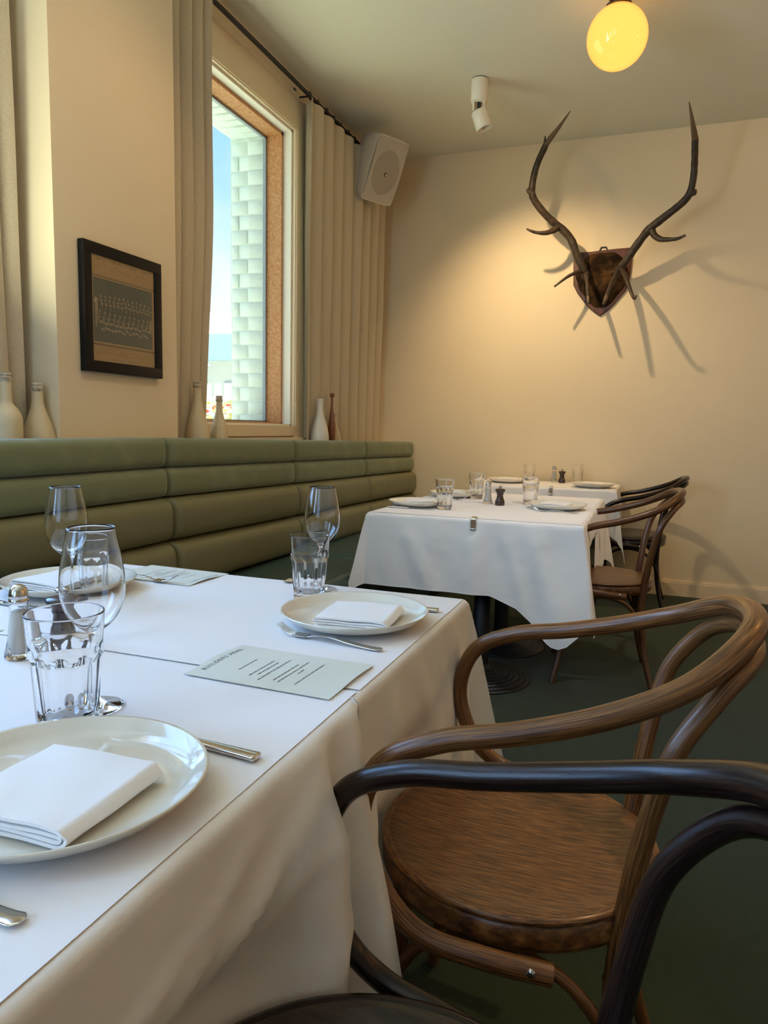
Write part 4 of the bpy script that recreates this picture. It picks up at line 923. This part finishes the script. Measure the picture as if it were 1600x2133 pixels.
tumbler('fluted tumbler right of the pepper mill on the rearmost table', -.485, 5.34, Z3, .92, first=tb)
wg = wineglass('tall wine glass just behind the nearest tumbler', -.684, .744, Z1, .985)
wineglass('tall wine glass at the far left by the banquette', -1.128, 1.158, Z1, 1.0, first=wg)
wineglass('tall wine glass behind the tumbler of the second table', -.712, 1.515, Z1, .98, first=wg)
sk = shaker('glass salt shaker with chrome dome left of the near tumbler', -.943, .862, Z1)
shaker('glass salt shaker on the middle tables', -.785, 3.70, Z2, first=sk)
shaker('glass salt shaker on the rearmost table', -.655, 5.36, Z3, first=sk)
ml = mill('dark wooden pepper mill seen through the near tumbler', -.930, .938, Z1)
mill('dark wooden pepper mill on the middle tables', -.714, 3.66, Z2, first=ml)
mill('dark wooden pepper mill on the rearmost table', -.592, 5.31, Z3, first=ml)
fk = fork('steel fork between the menu card and the plate of the second table', -.414, 1.128, Z1, PI - .12)
fork('steel fork handle at the lower left corner below the nearest plate', -.428, .383, Z1, PI, first=fk)
fork('steel fork resting on the menu card by the banquette', -1.262, 1.418, Z1 + .002, -.02, first=fk)
fork('steel fork by the right plate of the middle tables', -.30, 3.47, Z2, PI - .05, first=fk)
fork('steel fork by the banquette on the middle tables', -1.14, 3.80, Z2, 0, first=fk)
kf = knife('steel knife between the nearest plate and the menu card', -.402, .689, Z1, PI - .08)
knife('steel knife beyond the plate of the second table', -.398, 1.425, Z1, PI, first=kf)
knife('steel knife at the left edge beside the salt shaker', -1.355, 1.100, Z1, .02, first=kf)
knife('steel knife in front of the front left plate of the middle tables', -1.185, 3.27, Z2, .0, first=kf)
def menu(label, x, y, z, rz, flip=False):
    t = thing('menu_card', label, 'menu', (x, y, z), rz); m = MB(); nx, ny = 24, 10; w2, h2 = .124, .081; top = []
    def hz(u, v): return .0012 + .004 * (u * u) * (.5 + .5 * math.sin(3 * v + 1)) * (1 if u < 0 else .7)
    for i in range(nx + 1): top.append([(lerp(-w2, w2, i / nx), lerp(-h2, h2, j / ny), hz(2 * i / nx - 1, 2 * j / ny - 1)) for j in range(ny + 1)])
    bot = [[(p[0], p[1], p[2] - .0005) for p in r_] for r_ in top]; m.grid(top); m.grid(bot, flip=True)
    for i in range(nx): m.add([bot[i][0], bot[i + 1][0], top[i + 1][0], top[i][0]], [(0, 1, 2, 3)]); m.add([bot[i][ny], bot[i + 1][ny], top[i + 1][ny], top[i][ny]], [(3, 2, 1, 0)])
    for j in range(ny): m.add([bot[0][j], bot[0][j + 1], top[0][j + 1], top[0][j]], [(3, 2, 1, 0)]); m.add([bot[nx][j], bot[nx][j + 1], top[nx][j + 1], top[nx][j]], [(0, 1, 2, 3)])
    m.build('card', M['card'], t)
    def zz(x_, y_): return hz(x_ / w2, y_ / h2) + .0004
    cu = bpy.data.curves.new('heading', 'FONT'); cu.body = 'BUILDERS ARMS'; cu.size = .0118; cu.space_character = 1.35; cu.align_x = 'CENTER'; cu.align_y = 'CENTER'
    to = bpy.data.objects.new('heading', cu); COL.objects.link(to); dg = bpy.context.evaluated_depsgraph_get(); me_ = bpy.data.meshes.new_from_object(to.evaluated_get(dg)); bpy.data.objects.remove(to)
    # card is read from +x: letters run along +y, their tops towards -x
    for v in me_.vertices: a, b = v.co.x, v.co.y; px, py = -w2 + .016 - b, a; v.co = Vector((px, py, zz(px, py)))
    me_.materials.clear(); me_.materials.append(M['ink']); link(bpy.data.objects.new('heading', me_), t)
    rg = random.Random(4); m = MB()
    for (px, y0, y1) in ((-.058, -.030, .022), (-.030, -.045, .030), (-.020, -.036, .026), (-.008, -.056, .045), (.014, -.048, .032), (.024, -.052, .048), (.034, -.008, .012), (.052, -.050, .048)):
        q = y0
        while q < y1:
            L_ = rg.uniform(.004, .012); a, b = q, min(q + L_, y1)
            m.add([(px - .0009, a, zz(px, a)), (px + .0009, a, zz(px, a)), (px + .0009, b, zz(px, b)), (px - .0009, b, zz(px, b))], [(0, 1, 2, 3)]); q += L_ + .0018
    m.build('printed_lines', M['ink'], t); return t
menu('sage grey menu card across the seam in front of the fork', -.525, .972, Z1 + .0016, -.03)
menu('sage grey menu card at the banquette side under a fork tip', -1.130, 1.497, Z1, PI - .04)
menu('sage grey menu card cut off by the left edge of the picture', -1.215, .880, Z1, PI + .02)

# ------------------------------------------------------------------ bentwood armchairs
HOOP = [(0.094, 0.252, 0.430), (0.004, 0.268, 0.440), (-0.084, 0.275, 0.456), (-0.144, 0.273, 0.508), (-0.176, 0.279, 0.600), (-0.147, 0.281, 0.691), (-0.066, 0.275, 0.737), (0.038, 0.262, 0.761), (0.143, 0.241, 0.792), (0.238, 0.2, 0.831), (0.308, 0.115, 0.875), (0.332, 0.0, 0.887)]
ARCH = [(0.178, 0.151, 0.448), (0.191, 0.162, 0.56), (0.207, 0.178, 0.654), (0.231, 0.185, 0.742), (0.280, 0.161, 0.815), (0.321, 0.098, 0.848), (0.332, 0.0, 0.856)]
def chair(label, x, y, rz, wm, sm, seat_kind='wood', sc=1.0, R=.228):
    t = thing('bentwood_armchair', label, 'chair', (x, y, 0), rz); t.scale = (1, 1, sc)
    full = HOOP + [(a, -b, c) for a, b, c in HOOP[-2::-1]]
    P = cr(full, 10); n = len(P); rad = []
    for i in range(n):
        q = abs(2 * i / (n - 1) - 1); rad.append(.0150 + .0025 * (1 - q) ** 2)
    MB().tube(P, rad, 18).build('arm_rail', wm, t)
    fa = [(.172, .150, .36)] + ARCH; fa = fa + [(a, -b, c) for a, b, c in fa[-2::-1]]
    P = cr(fa, 10); n = len(P); rad = [.0135 + .0035 * min(1, abs(2 * i / (n - 1) - 1) ** 2) for i in range(n)]
    MB().tube(P, rad, 18).build('back_hoop', wm, t)
    for s in (1, -1):
        P = cr([(.172, .150 * s, .37), (.176, .155 * s, .30), (.195, .172 * s, .15), (.232, .208 * s, 0)], 8); m_ = len(P)
        MB().tube(P, [lerp(.0185, .0125, i / (m_ - 1)) for i in range(m_)], 16).build('leg', wm, t)
        P = cr([(-.150, .150 * s, .425), (-.158, .158 * s, .30), (-.175, .185 * s, .15), (-.205, .235 * s, 0)], 8); m_ = len(P)
        MB().tube(P, [lerp(.0175, .0125, i / (m_ - 1)) for i in range(m_)], 16).build('leg', wm, t)
        # side brace: inverted U between front and rear leg
        P = cr([(-.170, .176 * s, .20), (-.150, .180 * s, .30), (-.095, .195 * s, .385), (0, .20 * s, .412), (.10, .195 * s, .385), (.165, .178 * s, .30), (.188, .168 * s, .20)], 8)
        MB().tube(P, .0095, 12).build('brace', wm, t)
    P = cr([(.190, .165, .20), (.180, .145, .30), (.165, .08, .385), (.158, 0, .408), (.165, -.08, .385), (.180, -.145, .30), (.190, -.165, .20)], 8); MB().tube(P, .0095, 12).build('brace', wm, t)
    MB().lathe([(.0005, .425), (R - .055, .425), (R - .05, .420), (R - .012, .420), (R - .004, .426), (R, .436), (R, .462), (R - .005, .468), (R - .012, .470)], 72).build('seat_ring', wm, t)
    m = MB()
    if seat_kind == 'wood':
        prof = [(.0005, .4645), (.08, .465), (.15, .4675), (.185, .471), (R - .022, .4755), (R - .012, .4770), (R - .007, .4755), (R - .006, .4705)]
        m.lathe(prof, 72); m.uv = [[(m.v[k][0], m.v[k][1]) for k in f] for f in m.f]
        m.build('seat', sm, t)
        m2 = MB(); m2.lathe([(R - .0125, .4768), (R - .006, .4785), (R + .0005, .4765), (R + .002, .4700), (R - .002, .4690)], 72); m2.build('seat_edge', wm, t)
    else:
        m.lathe([(R - .006, .466), (R + .002, .472), (R + .002, .484), (R - .006, .493), (R - .03, .499), (.12, .503), (.0005, .505)], 72); m.uv = [[(m.v[k][0], m.v[k][1]) for k in f] for f in m.f]
        m.build('seat', sm, t)
    for s in (1, -1):
        for (u, v) in ((-.025, .2785), (.068, .270)):
            MB().lathe([(.0003, .0035), (.005, .003), (.0065, 0)], 12, Matrix.Translation((u, (v + .003) * s, .441)) @ Matrix.Rotation(-s * PI / 2, 4, 'X')).build('screw', M['steel'], t)
    return t
chair('worn brown bentwood armchair with an oak seat at the second table', -.175, 1.16, -.002, M['bent'], M['seatwood'])
chair('near-black bentwood armchair in the foreground, cut off by the frame', -.20, .51, -.027, M['dark'], M['darkseat'], 'wood', .997, .243)
chair('mid-brown bentwood armchair pushed up to the middle tables', -.187, 3.532, .103, M['bent3'], M['seatwood'])
chair('dark bentwood armchair with a padded seat at the rearmost table', -.10, 5.10, 0.0, M['dark'], M['pad'], 'pad', .975)

# ------------------------------------------------------------------ groups of repeats
GROUPS = {'dinner_plate': 'cream plates laid on the tables', 'folded_napkin': 'white napkins folded on the plates', 'tumbler': 'fluted tumblers on the tables', 'wine_glass': 'wine glasses on the nearest tables',
          'salt_shaker': 'salt shakers on the tables', 'pepper_mill': 'pepper mills on the tables', 'table_fork': 'steel forks on the tables', 'table_knife': 'steel knives on the tables', 'menu_card': 'menu cards on the nearest tables',
          'bentwood_armchair': 'bentwood armchairs along the tables', 'dining_table': 'dining tables along the banquette', 'tablecloth': 'white linen tablecloths', 'table_cover': 'white paper table covers', 'tablecloth_clip': 'tablecloth clips',
          'bottle': 'painted bottles on the ledge', 'curtain': 'oatmeal curtains', 'curtain_rod': 'black curtain rods', 'ceiling_spotlight': 'white ceiling spotlights', 'globe_light': 'round opal ceiling lights'}
for o in list(COL.objects):
    if o.parent is None and 'label' in o:
        base = o.name.split('.')[0]
        if base in GROUPS: o['group'] = GROUPS[base]
